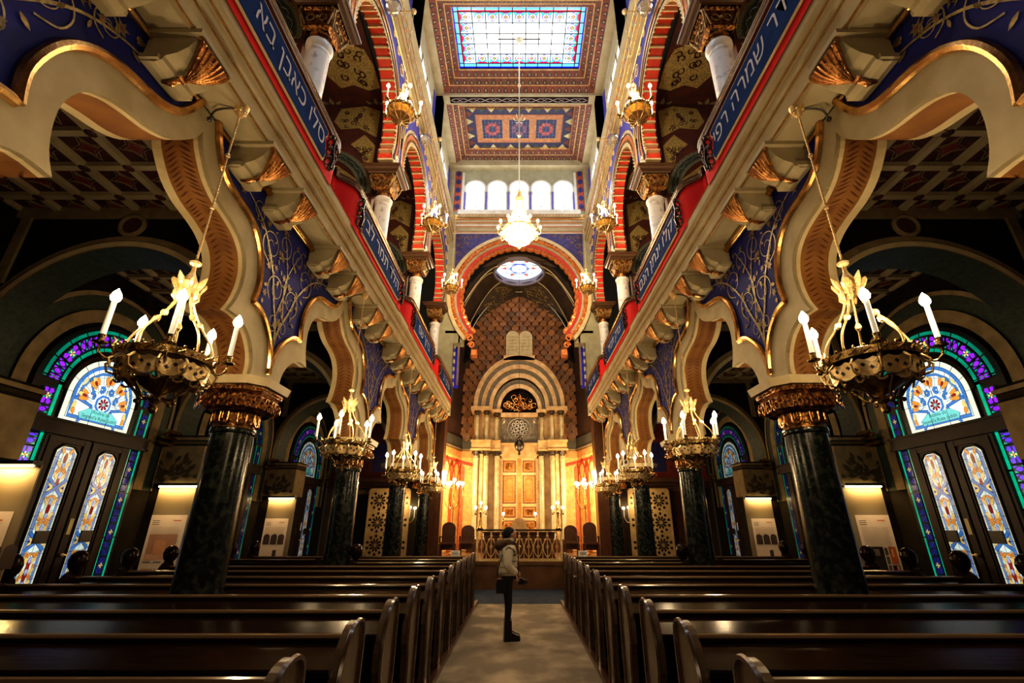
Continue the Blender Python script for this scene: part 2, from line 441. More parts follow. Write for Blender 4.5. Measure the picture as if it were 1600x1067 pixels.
# ---------------------------------------------------------------- gallery: soffit, cornice, brackets, parapet
for s in (1,-1):
    m=MB()
    prof=[(3.33,5.88),(2.97,5.88),(2.94,5.86),(2.925,5.90),(2.90,5.90),(2.89,5.97),(2.87,6.03),(2.865,6.06),(2.83,6.08),(2.82,6.14),(2.79,6.18),(2.765,6.20),(2.75,6.22),(2.745,6.33),(2.80,6.36),(7.3,6.36),(7.3,6.26),(3.33,6.26)]
    m.prism([(s*a,b) for a,b in prof],lambda u,v:(u,-1.2,v),lambda u,v:(u,18.32,v))
    o=struct('wall_gallery_%s'%SIDE[s],m,'beige',label='beige moulded cornice and floor edge of the %s gallery'%SIDE[s])
    g=MB()
    for x,z,rr in ((2.925,5.895,.012),(2.868,6.05,.011),(2.80,6.165,.010),(2.748,6.345,.010)):
        g.tube([(s*x,-1.2,z),(s*x,18.32,z)],rr,6)
    g.build('gilded_lines','gold',o,True)
def bracket():
    r=thing('cornice_bracket','x','bracket')
    b=MB(); w=.20
    prof=[(0,-.34),(.13,-.35),(.19,-.32),(.20,-.28),(.30,-.24),(.38,-.17),(.43,-.09),(.45,0),(0,0)]   # distance from wall, drop
    ch=.07
    b.prism(prof,lambda u,v:(-u,-w,v),lambda u,v:(-u,w,v))
    b.box(-.50,-w-.05,-.05,0,w+.05,0)
    b.box(-.17,-w-.03,-.33,0,w+.03,-.28)
    b.build('corbel','beige',r)
    g=MB(); n=9; ribs=[]
    # fan: a stem and knot at the foot, ribs flaring out to the cornice along the curved underside
    base=[(.235,-.33,.010,.013),(.275,-.315,.030,.017),(.325,-.28,.065,.022),(.38,-.22,.110,.026),(.425,-.15,.15,.029),(.452,-.085,.175,.030)]
    for k in range(8):
        t=-1+2*k/7
        g.tube([(-(u+.025+.02*math.cos(t*1.4)),t*hw,v-.02*math.cos(t*1.4)) for u,v,hw,rr in base],[rr for *_,rr in base],7)
    g.tube([(-.05,0,-.355),(-.12,0,-.37),(-.19,0,-.355),(-.235,0,-.335)],[.010,.026,.024,.014],8)
    g.tube([(-.08,.012,-.36),(-.14,.02,-.375),(-.20,.012,-.345)],[.008,.016,.012],6)
    g.tube([(-.225,-.035,-.33),(-.245,0,-.35),(-.225,.035,-.33)],.02,6)
    g.tube([(-.24,-.03,-.32),(-.265,0,-.335),(-.24,.03,-.32)],.014,6)
    fan=g.build('gilded_shell','copper',r,True)
    bd=MB()
    for k in range(13): bd.ball((-.475,-.19+.38*k/12,-.075),.017,6)
    bd.box(-.485,-.21,-.07,-.45,.21,-.045)
    bd.build('bead_row','copper',fan,True)
    return r
br=bracket(); first=True; cnt={1:0,-1:0}
for s in (1,-1):
    k=0
    for bi,c in enumerate([-.53]+BAYC):
        for off in (-1.45,-.65,.65,1.45):
            if bi==0 and off<1: continue
            where='over the %s arch of the %s side'%(['entrance','nearest','second','third','farthest'][bi],SIDE[s])
            pos={-1.45:'first',-.65:'second',.65:'third',1.45:'fourth'}[off]
            lab='gilded shell bracket under the gallery cornice, %s %s'%(pos,where)
            if first: br.location=(s*3.33,c+off,5.88); br.scale=(s,1,1); br['label']=lab; br['group']='gilded shell brackets under the cornice'; first=False
            else: dup(br,(s*3.33,c+off,5.88),lab,sx=s)
            k+=1

def parapet(depth=0):
    r=thing('gallery_parapet','x','parapet')
    # plan outline: straight in front of the bay, rounded back to the column
    plan=[(2.98,-2.05),(2.97,-1.95),(2.86,-1.86),(2.77,-1.76),(2.73,-1.62)]+[(2.73,y) for y in (-1.2,-.6,0,.6,1.2)]+[(2.73,1.62),(2.77,1.76),(2.86,1.86),(2.97,1.95),(2.98,2.05)]
    b=MB(); b.strip([(x,y,6.30) for x,y in plan],[(x,y,7.0) for x,y in plan]); 
    b.strip([(x+.12,y,6.30) for x,y in plan],[(x+.12,y,7.0) for x,y in plan],1)
    b.build('red_panel',['red','rail'],r,True)
    t=MB()
    pr=[(-.045,6.98),(-.05,7.02),(-.03,7.05),(-.05,7.075),(-.055,7.10),(0,7.13),(.13,7.13),(.17,7.08),(.15,6.98)]
    for (a0,z0),(a1,z1) in zip(pr,pr[1:]+pr[:1]):
        t.strip([(x+a0,y,z0) for x,y in plan],[(x+a1,y,z1) for x,y in plan])
    hr=t.build('handrail','rail',r,True)
    l=MB(); l.tube([(x-.052,y,7.035) for x,y in plan],.007,5); l.build('gilded_line','gold',hr)
    return r
pa=parapet(); first=True
for s in (1,-1):
    for i,c in enumerate(BAYC):
        lab='red gallery parapet with wooden handrail, %s bay of the %s gallery'%(['nearest','second','third','farthest'][i],SIDE[s])
        if first: pa.location=(0,c,0); pa.scale=(s,1,1); pa['label']=lab; pa['group']='red gallery parapets'; first=False
        else: dup(pa,(0,c,0),lab,sx=s)
TXT={(1,0):'מה דר שמרה רפי',(1,1):'קלו ינתן הנם',(1,2):'צדק תמיד',(1,3):'אור חיים',(-1,0):'סלו כאבן בא לנה',(-1,1):'הלד תמר לב',(-1,2):'ברוך שם',(-1,3):'שלום רב'}
for s in (1,-1):
    for i,c in enumerate(BAYC):
        r=thing('inscription_board','blue Hebrew inscription board with gold border on the %s bay of the %s gallery'%(['nearest','second','third','farthest'][i],SIDE[s]),'sign',(0,c,0),'blue inscription boards on the gallery fronts')
        L=1.28; z0,z1=6.41,6.92; ch=.10
        def shape(d): return [(-L+d,z0+d),(L-d,z0+d),(L-d+.03,z0+.14),(L-d-.05,z1-.16),(L-d-.0,z1-.08),(L-d,z1-d),(-L+d,z1-d),(-L+d,z1-.08),(-L+d+.05,z1-.16),(-L+d-.03,z0+.14)]
        b=MB(); b.prism(shape(0),lambda u,v:(s*2.72,u,v),lambda u,v:(s*2.695,u,v)); bd=b.build('border','cream',r)
        b=MB(); b.prism(shape(.022),lambda u,v:(s*2.70,u,v),lambda u,v:(s*2.688,u,v)); b.build('board','boardblue',r)
        t=MB(); txt=TXT[(s,i)][::-1]
        V,F=textmesh(txt,.38); xs=[v[0] for v in V]; w=max(xs)-min(xs); mid=(max(xs)+min(xs))/2; k=min(2.36/w,1.2)
        t.add([(s*2.684,-s*(v[0]-mid)*k,6.685+v[1]*.98) for v in V],F)
        t.build('lettering','letter',r)
def ironwork():
    r=thing('iron_scrollwork','x','ornament')
    b=MB(); R=random.Random(5)
    for zc in (.13,.30,.47):
        for sg in (-1,1):
            b.tube([(-.03-.03*math.sin(k*.7),sg*(.075*math.cos(k*.75)*(1-k*.06)+.06),zc+.085*math.sin(k*.75)*(1-k*.06)) for k in range(11)],.013,6)
    b.tube([(-.05,0,.0),(-.075,.01,.2),(-.055,-.01,.4),(-.075,0,.6)],[.012,.02,.02,.01],6)
    for k in range(7): b.ball((-.07,R.uniform(-.09,.09),.06+.08*k),.024,6)
    for k in range(5):
        b.tube([(-.04,-.14+.07*k,.30),(-.07,-.15+.075*k,.36+.03*(k%2))],[.016,.004],5)
    b.build('scrolls','iron',r,True)
    return r
iw=ironwork(); first=True
for s in (1,-1):
    for i,c in enumerate(BAYC):
        for e in (-1,1):
            lab='dark wrought scroll ornament at the %s end of the %s %s inscription board'%({-1:'entrance',1:'altar'}[e],['nearest','second','third','farthest'][i],SIDE[s])
            loc=(s*2.72,c+e*1.44,6.37)
            if first: iw.location=loc; iw.scale=(s,1,1); iw['label']=lab; iw['group']='iron ornaments on the gallery fronts'; first=False
            else: dup(iw,loc,lab,sx=s)
# ================================================================ gallery columns and upper arches
def upper_column():
    r=thing('gallery_column','x','column')
    MB().lathe([(.30,6.36),(.30,6.45),(.24,6.5),(.26,6.56),(.205,6.6)],20).build('base','white_marble',r,True)
    MB().lathe([(.205,6.6),(.20,9.55),(.195,9.56),(.205,9.58),(.205,9.62),(.195,9.64),(.20,9.66),(.215,9.68),(.235,9.74),(.235,9.80),(.20,9.83)],24).build('shaft','white_marble',r,True)
    c=MB(); c.lathe([(.17,9.8),(.17,9.98),(.21,10.0)],16)
    def sq(k,z): return [(k,k,z),(-k,k,z),(-k,-k,z),(k,-k,z)]
    for (a,z0),(b,z1) in zip([(.20,9.98),(.25,10.05),(.29,10.38)],[(.25,10.05),(.29,10.38),(.33,10.42)]): c.strip(sq(a,z0),sq(b,z1),closed=True)
    cp=c.build('capital','darkgold',r)
    o=MB()
    for k in range(4):
        a=PI/2*k; ca,sa=math.cos(a),math.sin(a)
        P=lambda u,v,d=.29:(d*ca-u*sa,d*sa+u*ca,v)
        for sx in(-1,1):
            o.tube([P(sx*(.11+.07*math.cos(t*.7)),10.2+.08*math.sin(t*.7)) for t in range(9)],.012,5,closed=True)
            o.tube([P(sx*.2,10.05,.27),P(sx*.26,10.2,.3),P(sx*.31,10.35,.33),P(sx*.27,10.40,.35)],.018,5)
        o.ball(P(0,10.22),.035,6)
        for j in range(5): o.ball(P(-.2+.1*j,10.40,.325),.02,5)
    o.build('carved_ornament','olive_gold',cp,True)
    ab=MB(); 
    for (a,z0),(b,z1) in zip([(.36,10.42),(.38,10.46),(.44,10.50),(.47,10.56),(.50,10.58),(.50,10.64)],[(.38,10.46),(.44,10.50),(.47,10.56),(.50,10.58),(.50,10.64),(0.0,10.64)]): ab.strip(sq(a,z0),sq(b,z1),closed=True)
    ab.build('abacus','rail',r)
    return r
uc=upper_column(); first=True
for s in (1,-1):
    for i,D in enumerate([5.85,10.10,14.35,18.2]):
        lab='white marble gallery column, %s of the %s row'%(nm[i].replace('beside the sanctuary opening,','by the end wall,'),SIDE[s])
        if first: uc.location=(s*3.62,D,0); uc['label']=lab; uc['group']='white marble columns of the galleries'; first=False
        else: dup(uc,(s*3.62,D,0),lab)
AZ=11.52; RI=1.62; RO=2.02
def upper_arch():
    r=thing('gallery_arch','x','arch')
    a0,a1=-24,204
    path=[(1.58,10.64)]+arc(0,AZ,RI,a0,a1,36)+[(-1.58,10.64)]
    X0,X1=3.30,3.72
    def off(rr): return [(1.58*rr/RI,10.64)]+arc(0,AZ,rr,a0,a1,36)+[(-1.58*rr/RI,10.64)]
    clampy=lambda P:[(max(-2.12,min(2.12,u)),v) for u,v in P]
    s_=MB(); P=off(RI+.09)
    s_.strip([(X0+.06,u,v) for u,v in P],[(X1,u,v) for u,v in P]); s_.build('red_soffit','voussoir',r,True)
    rb=MB()
    N=24
    for k in range(N+1):
        w=math.radians(a0+4+(a1-a0-8)*k/N); cy,cz=math.cos(w),math.sin(w)
        rc=RI+.045
        rb.obox(((X0+X1)/2+.02,rc*cy,AZ+rc*cz),((X1-X0)/2-.03,0,0),(0,-.022*cz,.022*cy),(0,.06*cy,.06*cz))
    for z in (10.68,): 
        for sg in(-1,1): rb.cbox((X0+X1)/2,sg*1.60,z,.4,.12,.05)
    rb.build('cream_rib','cream',r)
    f=MB()
    for (r0,r1,x,m) in ((RI,RI+.10,X0+.03,0),(RI+.10,RI+.16,X0,1),(RI+.16,RI+.30,X0+.02,2),(RI+.30,RI+.34,X0-.02,1),(RI+.34,RO+.04,X0+.01,0)):
        A=clampy(off(r0));B=clampy(off(r1))
        f.strip([(x,u,v) for u,v in A],[(x,u,v) for u,v in B],m)
    f.build('archivolt',['cream','gold','orange'],r)
    sc_=MB()   # scalloped inner lip
    for k in range(N*2+1):
        w=math.radians(a0+2+(a1-a0-4)*k/(2*N)); rc=RI-.005
        sc_.ball((X0+.04,rc*math.cos(w),AZ+rc*math.sin(w)),.034,6)
    sc_.build('scalloped_edge','cream',r,True)
    # volute at the springing
    v=MB()
    for sg in(-1,1):
        v.tube([(X0-.03,sg*(1.72+.11*math.cos(t*.8)*(1-t*.06)),10.80+.12*math.sin(t*.8)*(1-t*.06)) for t in range(13)],.028,6)
        v.box(X0-.02,sg*1.62,10.64,X0+.05,sg*2.12,10.72)
    v.build('volute','white',r,True)
    # wall above: violet painted spandrels with white-gold scrolls
    w_=MB()
    for sg in (-1,1):
        P=[(sg*max(0,u),v) for u,v in arc(0,AZ,RO+.03,90,0,16)]
        P=[(sg*min(2.125,abs(u)),v) for u,v in P if True]
        pl=[(0,14.12)]+P+[(sg*2.125,14.12)]
        w_.poly(pl,lambda u,v:(X0+.02,u,v))
        w_.box(X0+.03,sg*1.98,10.64,X1,sg*2.125,11.6,0)
    w_.strip([(X1,u,v) for u,v in off(RI)],[(X1,u*1.3,max(v,10.64)+ (1.0 if v>AZ else 0)) for u,v in off(RI)],1)
    w_.build('violet_spandrel',['violet','darkred'],r)
    g=MB(); R=random.Random(9)
    for sg in (-1,1):
        for (cy,cz,rr) in ((1.75,13.2,.26),(1.9,12.7,.13),(1.35,13.65,.22),(.9,13.85,.14),(1.9,13.75,.2),(.45,13.9,.1)):
            g.tube([(X0+.01,sg*(cy+rr*math.cos(t*.55)*(1-t*.045)),cz+rr*math.sin(t*.55)*(1-t*.045)) for t in range(17)],.018,4)
    g.tube([(X0,-2.06,11.9),(X0,-2.06,14.0),(X0,2.06,14.0),(X0,2.06,11.9)],.022,5)
    g.build('gilt_scrolls','brass',r)
    return r
ua=upper_arch(); first=True
for s in (1,-1):
    for i,c in enumerate(BAYC):
        lab='horseshoe gallery arch with red and cream voussoirs, %s on the %s'%(['nearest','second','third','farthest'][i],SIDE[s])
        if first: ua.location=(0,c,0); ua.scale=(s,1,1); ua['label']=lab; ua['group']='red and cream horseshoe arches'; first=False
        else: dup(ua,(0,c,0),lab,sx=s)
# dotted frieze and clerestory
for s in (1,-1):
    m=MB(); prof=[(3.28,14.05),(3.20,14.07),(3.19,14.16),(3.12,14.20),(3.12,14.72),(3.06,14.78),(3.0,14.9),(3.0,15.0),(3.7,15.0),(3.7,14.05)]
    m.prism([(s*a,b) for a,b in prof],lambda u,v:(u,-1.2,v),lambda u,v:(u,18.5,v))
    o=struct('wall_frieze_%s'%SIDE[s],m,'beige',label='beige dotted frieze along the %s nave wall'%SIDE[s])
    d=MB()
    for k in range(62):
        y=-.9+k*.31
        if y>18.4: break
        d.cbox(s*3.115,y,14.46,.02,.12,.09,0)
    d.build('frieze_dots','orange',o)
    l=MB()
    for x,z in ((3.185,14.12),(3.11,14.22),(3.11,14.70)): l.tube([(s*x,-1.2,z),(s*x,18.5,z)],.014,5)
    l.build('frieze_line','gold',o)
    m=MB()
    for i,c in enumerate([-.53]+BAYC):     # piers, heads and sills of the clerestory
        y0,y1=c-1.35,c+1.35
        m.box(s*3.45,c-2.125,15,s*3.9,y0,18.6); m.box(s*3.45,y1,15,s*3.9,c+2.125,18.6)
        m.box(s*3.45,y0,15,s*3.9,y1,15.5); m.box(s*3.45,y0,17.6,s*3.9,y1,18.6)
        for e in(-1,1):
            m.box(s*3.18,c+e*2.125-.2,15,s*3.5,c+e*2.125+.2,18.6)
        for k in (-1,0,1,2):
            m.box(s*3.5,c-1.35+.9*(k+1)-.07,15.5,s*3.8,c-1.35+.9*(k+1)+.07,17.6) if 0<k+1<3 else None
    o=struct('wall_clerestory_%s'%SIDE[s],m,'beige',label='clerestory wall above the %s arches'%SIDE[s])
    q=MB(); 
    for c in [-.53]+BAYC: q.box(s*3.43,c-1.85,15.1,s*3.455,c-1.45,18.2); q.box(s*3.43,c+1.45,15.1,s*3.455,c+1.85,18.2)
    q.build('painted_panel','violet',o)
for s in (1,-1):
    for i,c in enumerate(BAYC):
        r=thing('clerestory_window','bright clerestory window high on the %s wall, %s bay'%(SIDE[s],['nearest','second','third','farthest'][i]),'window',(0,c,0),'clerestory windows'); 
        MB().box(s*3.53,-1.35,15.5,s*3.55,1.35,17.6).build('window_glass',MT['sideday'] if 'sideday' in MT else MT.setdefault('sideday',emi('side_daylight',(.78,.87,1),3.5,True)),r)
        f=MB()
        for k in range(4): f.box(s*3.50,-1.35+.9*k-.03,15.5,s*3.53,-1.35+.9*k+.03,17.6)
        f.box(s*3.50,-1.35,17.5,s*3.53,1.35,17.6); f.box(s*3.50,-1.35,15.5,s*3.53,1.35,15.58); f.build('window_frame','white',r)
# ---------------------------------------------------------------- gallery interior (painted vaults behind the arches)
for s in (1,-1):
    m=MB(); m.box(s*7.3,-1.2,6.36,s*7.4,18.5,13.6); 
    struct('wall_gallery_outer_%s'%SIDE[s],m,'darkred',label='dark red outer wall of the %s gallery'%SIDE[s])
    m=MB(); m.box(s*3.9,-1.2,13.3,s*7.4,18.5,13.4)
    cg=struct('ceiling_gallery_%s'%SIDE[s],m,'darkred',label='dark painted ceiling of the %s gallery'%SIDE[s])
    g=MB(); R=random.Random(11)
    for c in BAYC:
        for (x0,y0,fx,fy) in ((4.55,c-.9,1,1),(6.5,c-.9,-1,1),(4.55,c+.9,1,-1),(6.5,c+.9,-1,-1)):
            pts=[(x0+fx*a,y0+fy*b) for a,b in ((-.6,-.7),(-.25,-.78),(.1,-.6),(.5,-.7),(.75,-.3),(.5,.1),(.25,.5),(-.1,.62),(-.5,.45),(-.62,0))]
            g.poly([(s*u,v) for u,v in pts],lambda u,v:(u,v,13.29),0,(.50,.40,.17))
            for k in range(16):
                a=R.uniform(0,6.28); t=R.uniform(.1,.7); q=R.choice(pts); x=x0+(q[0]-x0)*t; y=y0+(q[1]-y0)*t
                g.tube([(s*(x+.11*math.cos(a+j*.75)*(1-j*.08)),y+.11*math.sin(a+j*.75)*(1-j*.08),13.285) for j in range(8)],.02,4,0,(.07,.03,.015))
        for (x,y) in ((5.5,c),(4.2,c-1.95),(5.5,c-1.95),(6.8,c-1.95)):
            for k in range(8):
                a=k*PI/4; g.poly([(s*(x+math.cos(a)*.08),y+math.sin(a)*.08),(s*(x+math.cos(a+.3)*.24),y+math.sin(a+.3)*.24),(s*(x+math.cos(a)*.4),y+math.sin(a)*.4),(s*(x+math.cos(a-.3)*.24),y+math.sin(a-.3)*.24)],lambda u,v:(u,v,13.285),0,(.36,.33,.2))
    g.build('gilt_ceiling_ornament','giltpaint',cg)
def vault_wall():
    r=thing('painted_cross_wall','x','wall painting')
    cx=5.6
    hole=arc(cx,10.05,1.25,0,180,20)
    m=MB(); pts=[(3.95,13.35),(3.95,6.36),(cx-1.25,6.36)]+hole[::-1]+[(cx+1.25,6.36),(7.3,6.36),(7.3,13.35)]
    m.prism(pts,lambda u,v:(u,-.09,v),lambda u,v:(u,.09,v)); m.build('red_ground','darkred',r)
    b=MB()
    for r0,r1,col in ((1.25,1.33,(.16,.17,.12)),(1.33,1.5,(.05,.07,.06)),(1.5,1.6,(.17,.18,.13))):
        A=arc(cx,10.05,r0,0,180,24);B=arc(cx,10.05,r1,0,180,24); b.strip([(u,-.10,v) for u,v in A],[(u,-.10,v) for u,v in B],0,col)
    A=arc(cx,10.05,1.41,4,176,60)
    b.tube([(u+(.03*math.cos(i*1.3)),-.11,v+.03*math.sin(i*1.3)) for i,(u,v) in enumerate(A)],.012,4,0,(.22,.25,.24))
    # six-petalled flowers on the wall and arabesque shields
    def flower(x,z,rr,col=(.30,.27,.14)):
        for k in range(8):
            a=k*PI/4; ca,sa=math.cos(a),math.sin(a)
            b.poly([(x+ca*rr*.2,z+sa*rr*.2),(x+ca*rr*.6-sa*rr*.16,z+sa*rr*.6+ca*rr*.16),(x+ca*rr,z+sa*rr),(x+ca*rr*.6+sa*rr*.16,z+sa*rr*.6-ca*rr*.16)],lambda u,v:(u,-.105,v),0,col)
    def shield(pts,seed):
        b.poly(pts,lambda u,v:(u,-.103,v),0,(.46,.36,.13))
        xs=[p[0] for p in pts];zs=[p[1] for p in pts]; cx_,cz_=sum(xs)/len(xs),sum(zs)/len(zs)
        RR=random.Random(seed)
        for i in range(22):
            a=RR.uniform(0,6.28); q=RR.choice(pts); t=RR.uniform(.05,.72); x=cx_+(q[0]-cx_)*t; z=cz_+(q[1]-cz_)*t
            b.tube([(x+.07*math.cos(a+k*.75)*(1-k*.08),-.106,z+.07*math.sin(a+k*.75)*(1-k*.08)) for k in range(8)],.013,4,0,(.06,.025,.012))
    shield([(4.05,12.0),(4.6,12.35),(5.1,12.3),(5.35,12.6),(5.2,13.1),(4.5,13.2),(4.05,13.0)],1)
    shield([(7.15,12.0),(6.6,12.35),(6.1,12.3),(5.85,12.6),(6.0,13.1),(6.7,13.2),(7.15,13.0)],2)
    shield([(4.05,10.6),(4.25,10.9),(4.4,11.4),(4.75,11.75),(4.4,12.1),(4.05,11.7)],3)
    flower(4.3,9.9,.3);flower(4.3,9.2,.26);flower(4.2,8.5,.3);flower(6.95,9.9,.3)
    b.strip([(3.95,-.1,7.6),(4.35,-.1,7.6)],[(3.95,-.1,7.66),(4.35,-.1,7.66)],0,(.3,.26,.12))
    b.build('gilt_ornament','giltpaint',r)
    rod=MB(); rod.tube([(3.95,0,10.05),(6.9,0,10.05)],.022,6)
    for sg in (-1,1): rod.tube([(4.45+sg*(.18+.10*math.cos(t*.8)),0,10.16+.10*math.sin(t*.8)) for t in range(9)],.014,5)
    rod.build('tie_rod','olive_gold',r,True)
    return r
vw=vault_wall(); first=True
for s in (1,-1):
    for i,D in enumerate([5.95,10.2,14.45]):
        lab='dark red cross wall with gilt arabesques behind the %s %s gallery column'%(['nearest','second','third'][i],SIDE[s])
        if first: vw.location=(0,D,0); vw.scale=(s,1,1); vw['label']=lab; vw['group']='painted cross walls of the galleries'; first=False
        else: dup(vw,(0,D,0),lab,sx=s)

# ================================================================ ceiling
CZ=18.6
m=MB()
for y in (-.4+2.0,5.85,10.1,14.35): m.box(-3.5,y-.22,CZ-.22,3.5,y+.22,CZ+.6)
for s in (1,-1): m.box(s*3.12,-1.2,CZ-.12,s*3.9,18.5,CZ+.6)
m.box(-3.5,18.1,CZ-.25,3.5,18.6,CZ+.6)
struct('ceiling',m,'beige',label='beige beams framing the nave ceiling panels')
def coffer(kind):
    r=thing('ceiling_coffer','x','ceiling panel')
    hx,hy=3.12,1.905; b=MB(); t=MB()
    steps=[(0,0),(.18,.12),(.42,.16),(.50,.30),(.62,.34),(.70,.50)]
    def rect(d,z): return [(-hx+d,-hy+d,z),(hx-d,-hy+d,z),(hx-d,hy-d,z),(-hx+d,hy-d,z)]
    st=[(0,CZ-.1),(.22,CZ+.06),(.26,CZ+.06),(.44,CZ+.22),(.48,CZ+.22),(.66,CZ+.38),(.70,CZ+.42)]
    cols=[(.20,.055,.028),(.55,.35,.13),(.16,.055,.03),(.55,.35,.13),(.20,.055,.028),(.5,.33,.14)]
    for ((d0,z0),(d1,z1)),cc in zip(zip(st,st[1:]),cols): b.strip(rect(d0,z0),rect(d1,z1),0,cc,closed=True)
    # rows of small dark pointed leaves on each sloping band
    for (d0,z0,d1,z1,cc,p) in ((.02,CZ-.088,.20,CZ+.045,(.02,.022,.02),.27),(.27,CZ+.068,.42,CZ+.20,(.015,.03,.02),.30),(.50,CZ+.235,.65,CZ+.37,(.05,.06,.06),.27)):
        for side in range(4):
            L=(hx if side%2==0 else hy)-d1
            n=int(2*L/p)
            for k in range(n):
                u=-L+(k+.5)*2*L/n; w=p*.30
                def Q(uu,t):
                    d=d0+(d1-d0)*t; z=z0+(z1-z0)*t-.008
                    return [(uu,-hy+d,z),(hx-d,uu,z),(uu,hy-d,z),(-hx+d,uu,z)][side]
                t.add([Q(u-w,.05),Q(u+w,.05),Q(u+w*.9,.45),Q(u,.95),Q(u-w*.9,.45)],[(0,1,2,3,4)],0,cc)
                w*=.55; 
                t.add([tuple(a-(.004 if i==2 else 0) for i,a in enumerate(Q(u-w,.2))),tuple(a-(.004 if i==2 else 0) for i,a in enumerate(Q(u+w,.2))),tuple(a-(.004 if i==2 else 0) for i,a in enumerate(Q(u,.75)))],[(0,1,2)],0,(.42,.22,.10))
    b.build('stepped_frame','paint',r); t.build('leaf_bands','paint',r)
    return r
def sky_panel(r):
    HX,HY=2.44,1.22; z=CZ+.5
    m=MB(); m.box(-HX-.1,-HY-.1,z-.08,-HX,HY+.1,z+.1); m.box(HX,-HY-.1,z-.08,HX+.1,HY+.1,z+.1); m.box(-HX,-HY-.1,z-.08,HX,-HY,z+.1); m.box(-HX,HY,z-.08,HX,HY+.1,z+.1)
    m.build('dark_frame',mat('slate_frame',(.03,.03,.06),.5),r)
    g=MB(); W=(1,1,1)
    _ap=g.poly
    g.poly=lambda pts,fn,mi=0,col=None: _ap(pts,fn,mi,col if col==(1,1,1) else tuple(c*c*.9+.0 if c<.4 else c*.62 for c in col))
    f=lambda u,v:(u,v,z+.02)
    g.poly([(-HX,-HY),(HX,-HY),(HX,HY),(-HX,HY)],f,0,W)
    def P(pts,lv,c): g.poly(pts,lambda u,v:(u,v,z+.02-.004*lv),0,c)
    def R(x0,y0,x1,y1,lv,c): P([(x0,y0),(x1,y0),(x1,y1),(x0,y1)],lv,c)
    # borders: violet, pale blue, red
    for d0,d1,c,lv in ((0,.05,(.05,.02,.42),1),(.05,.17,(.28,.45,.85),1),(.17,.21,(.5,.03,.16),2)):
        R(-HX+d0,-HY+d0,HX-d0,-HY+d1,lv,c);R(-HX+d0,HY-d1,HX-d0,HY-d0,lv,c);R(-HX+d0,-HY+d1,-HX+d1,HY-d1,lv,c);R(HX-d1,-HY+d1,HX-d0,HY-d1,lv,c)
    nx,ny=9,5; cw,ch=(2*HX-.42)/nx,(2*HY-.42)/ny
    def plus(cx,cy,r_,lv,c): P([(cx+a*r_,cy+b*r_) for a,b in ((-.33,-1),(.33,-1),(.33,-.6),(.66,-.6),(.66,-.33),(1,-.33),(1,.33),(.66,.33),(.66,.6),(.33,.6),(.33,1),(-.33,1),(-.33,.6),(-.66,.6),(-.66,.33),(-1,.33),(-1,-.33),(-.66,-.33),(-.66,-.6),(-.33,-.6))],lv,c)
    for i in range(nx):
        for j in range(ny):
            if 0<i<nx-1 and 0<j<ny-1: continue
            cx=-HX+.21+cw*(i+.5); cy=-HY+.21+ch*(j+.5); q=min(cw,ch)*.5
            ed=[(-1,0)] if i==0 else [(1,0)] if i==nx-1 else [(0,-1)] if j==0 else [(0,1)]
            ex,ey=ed[0]
            P([(cx-cw/2,cy-ch/2),(cx+cw/2,cy-ch/2),(cx+cw/2,cy+ch/2),(cx-cw/2,cy+ch/2)],.5,(.55,.80,.92))
            if ex: P([(cx+ex*cw/2,cy-ch/2),(cx+ex*cw/2,cy+ch/2),(cx-ex*q*.9,cy)],1,(.14,.55,.62)); P([(cx+ex*cw/2,cy-ch/2),(cx+ex*cw/2,cy+ch/2),(cx+ex*q*.5,cy)],2,(.6,.05,.2))
            else: P([(cx-cw/2,cy+ey*ch/2),(cx+cw/2,cy+ey*ch/2),(cx,cy-ey*q*.95)],1,(.14,.55,.62)); P([(cx-cw/2,cy+ey*ch/2),(cx+cw/2,cy+ey*ch/2),(cx,cy+ey*q*.5)],2,(.6,.05,.2))
            plus(cx,cy,q*.8,3,(.30,.16,.55)); plus(cx,cy,q*.60,4,(1,1,1)); plus(cx,cy,q*.42,5,(.55,.04,.15))
            P([(cx,cy-q*.25),(cx+q*.2,cy),(cx,cy+q*.25),(cx-q*.2,cy)],6,(.15,.6,.3))
            for a,b in ((ex*.55,ey*.55),): 
                P([(cx+a*q-q*.2,cy+b*q),(cx+a*q,cy+b*q-q*.2),(cx+a*q+q*.2,cy+b*q),(cx+a*q,cy+b*q+q*.2)],6,(.12,.6,.35))
    g.build('stained_glass','glass_sky',r)
    b=MB()
    for i in range(nx+1): x=-HX+.21+cw*i; b.box(x-.017,-HY,z-.022,x+.017,HY,z-.008)
    for j in range(ny+1): y=-HY+.21+ch*j; b.box(-HX,y-.015,z-.022,HX,y+.015,z-.008)
    b.box(-.82,-.022,z-.035,.82,.022,z-.02)
    b.build('glazing_bars','black',r)
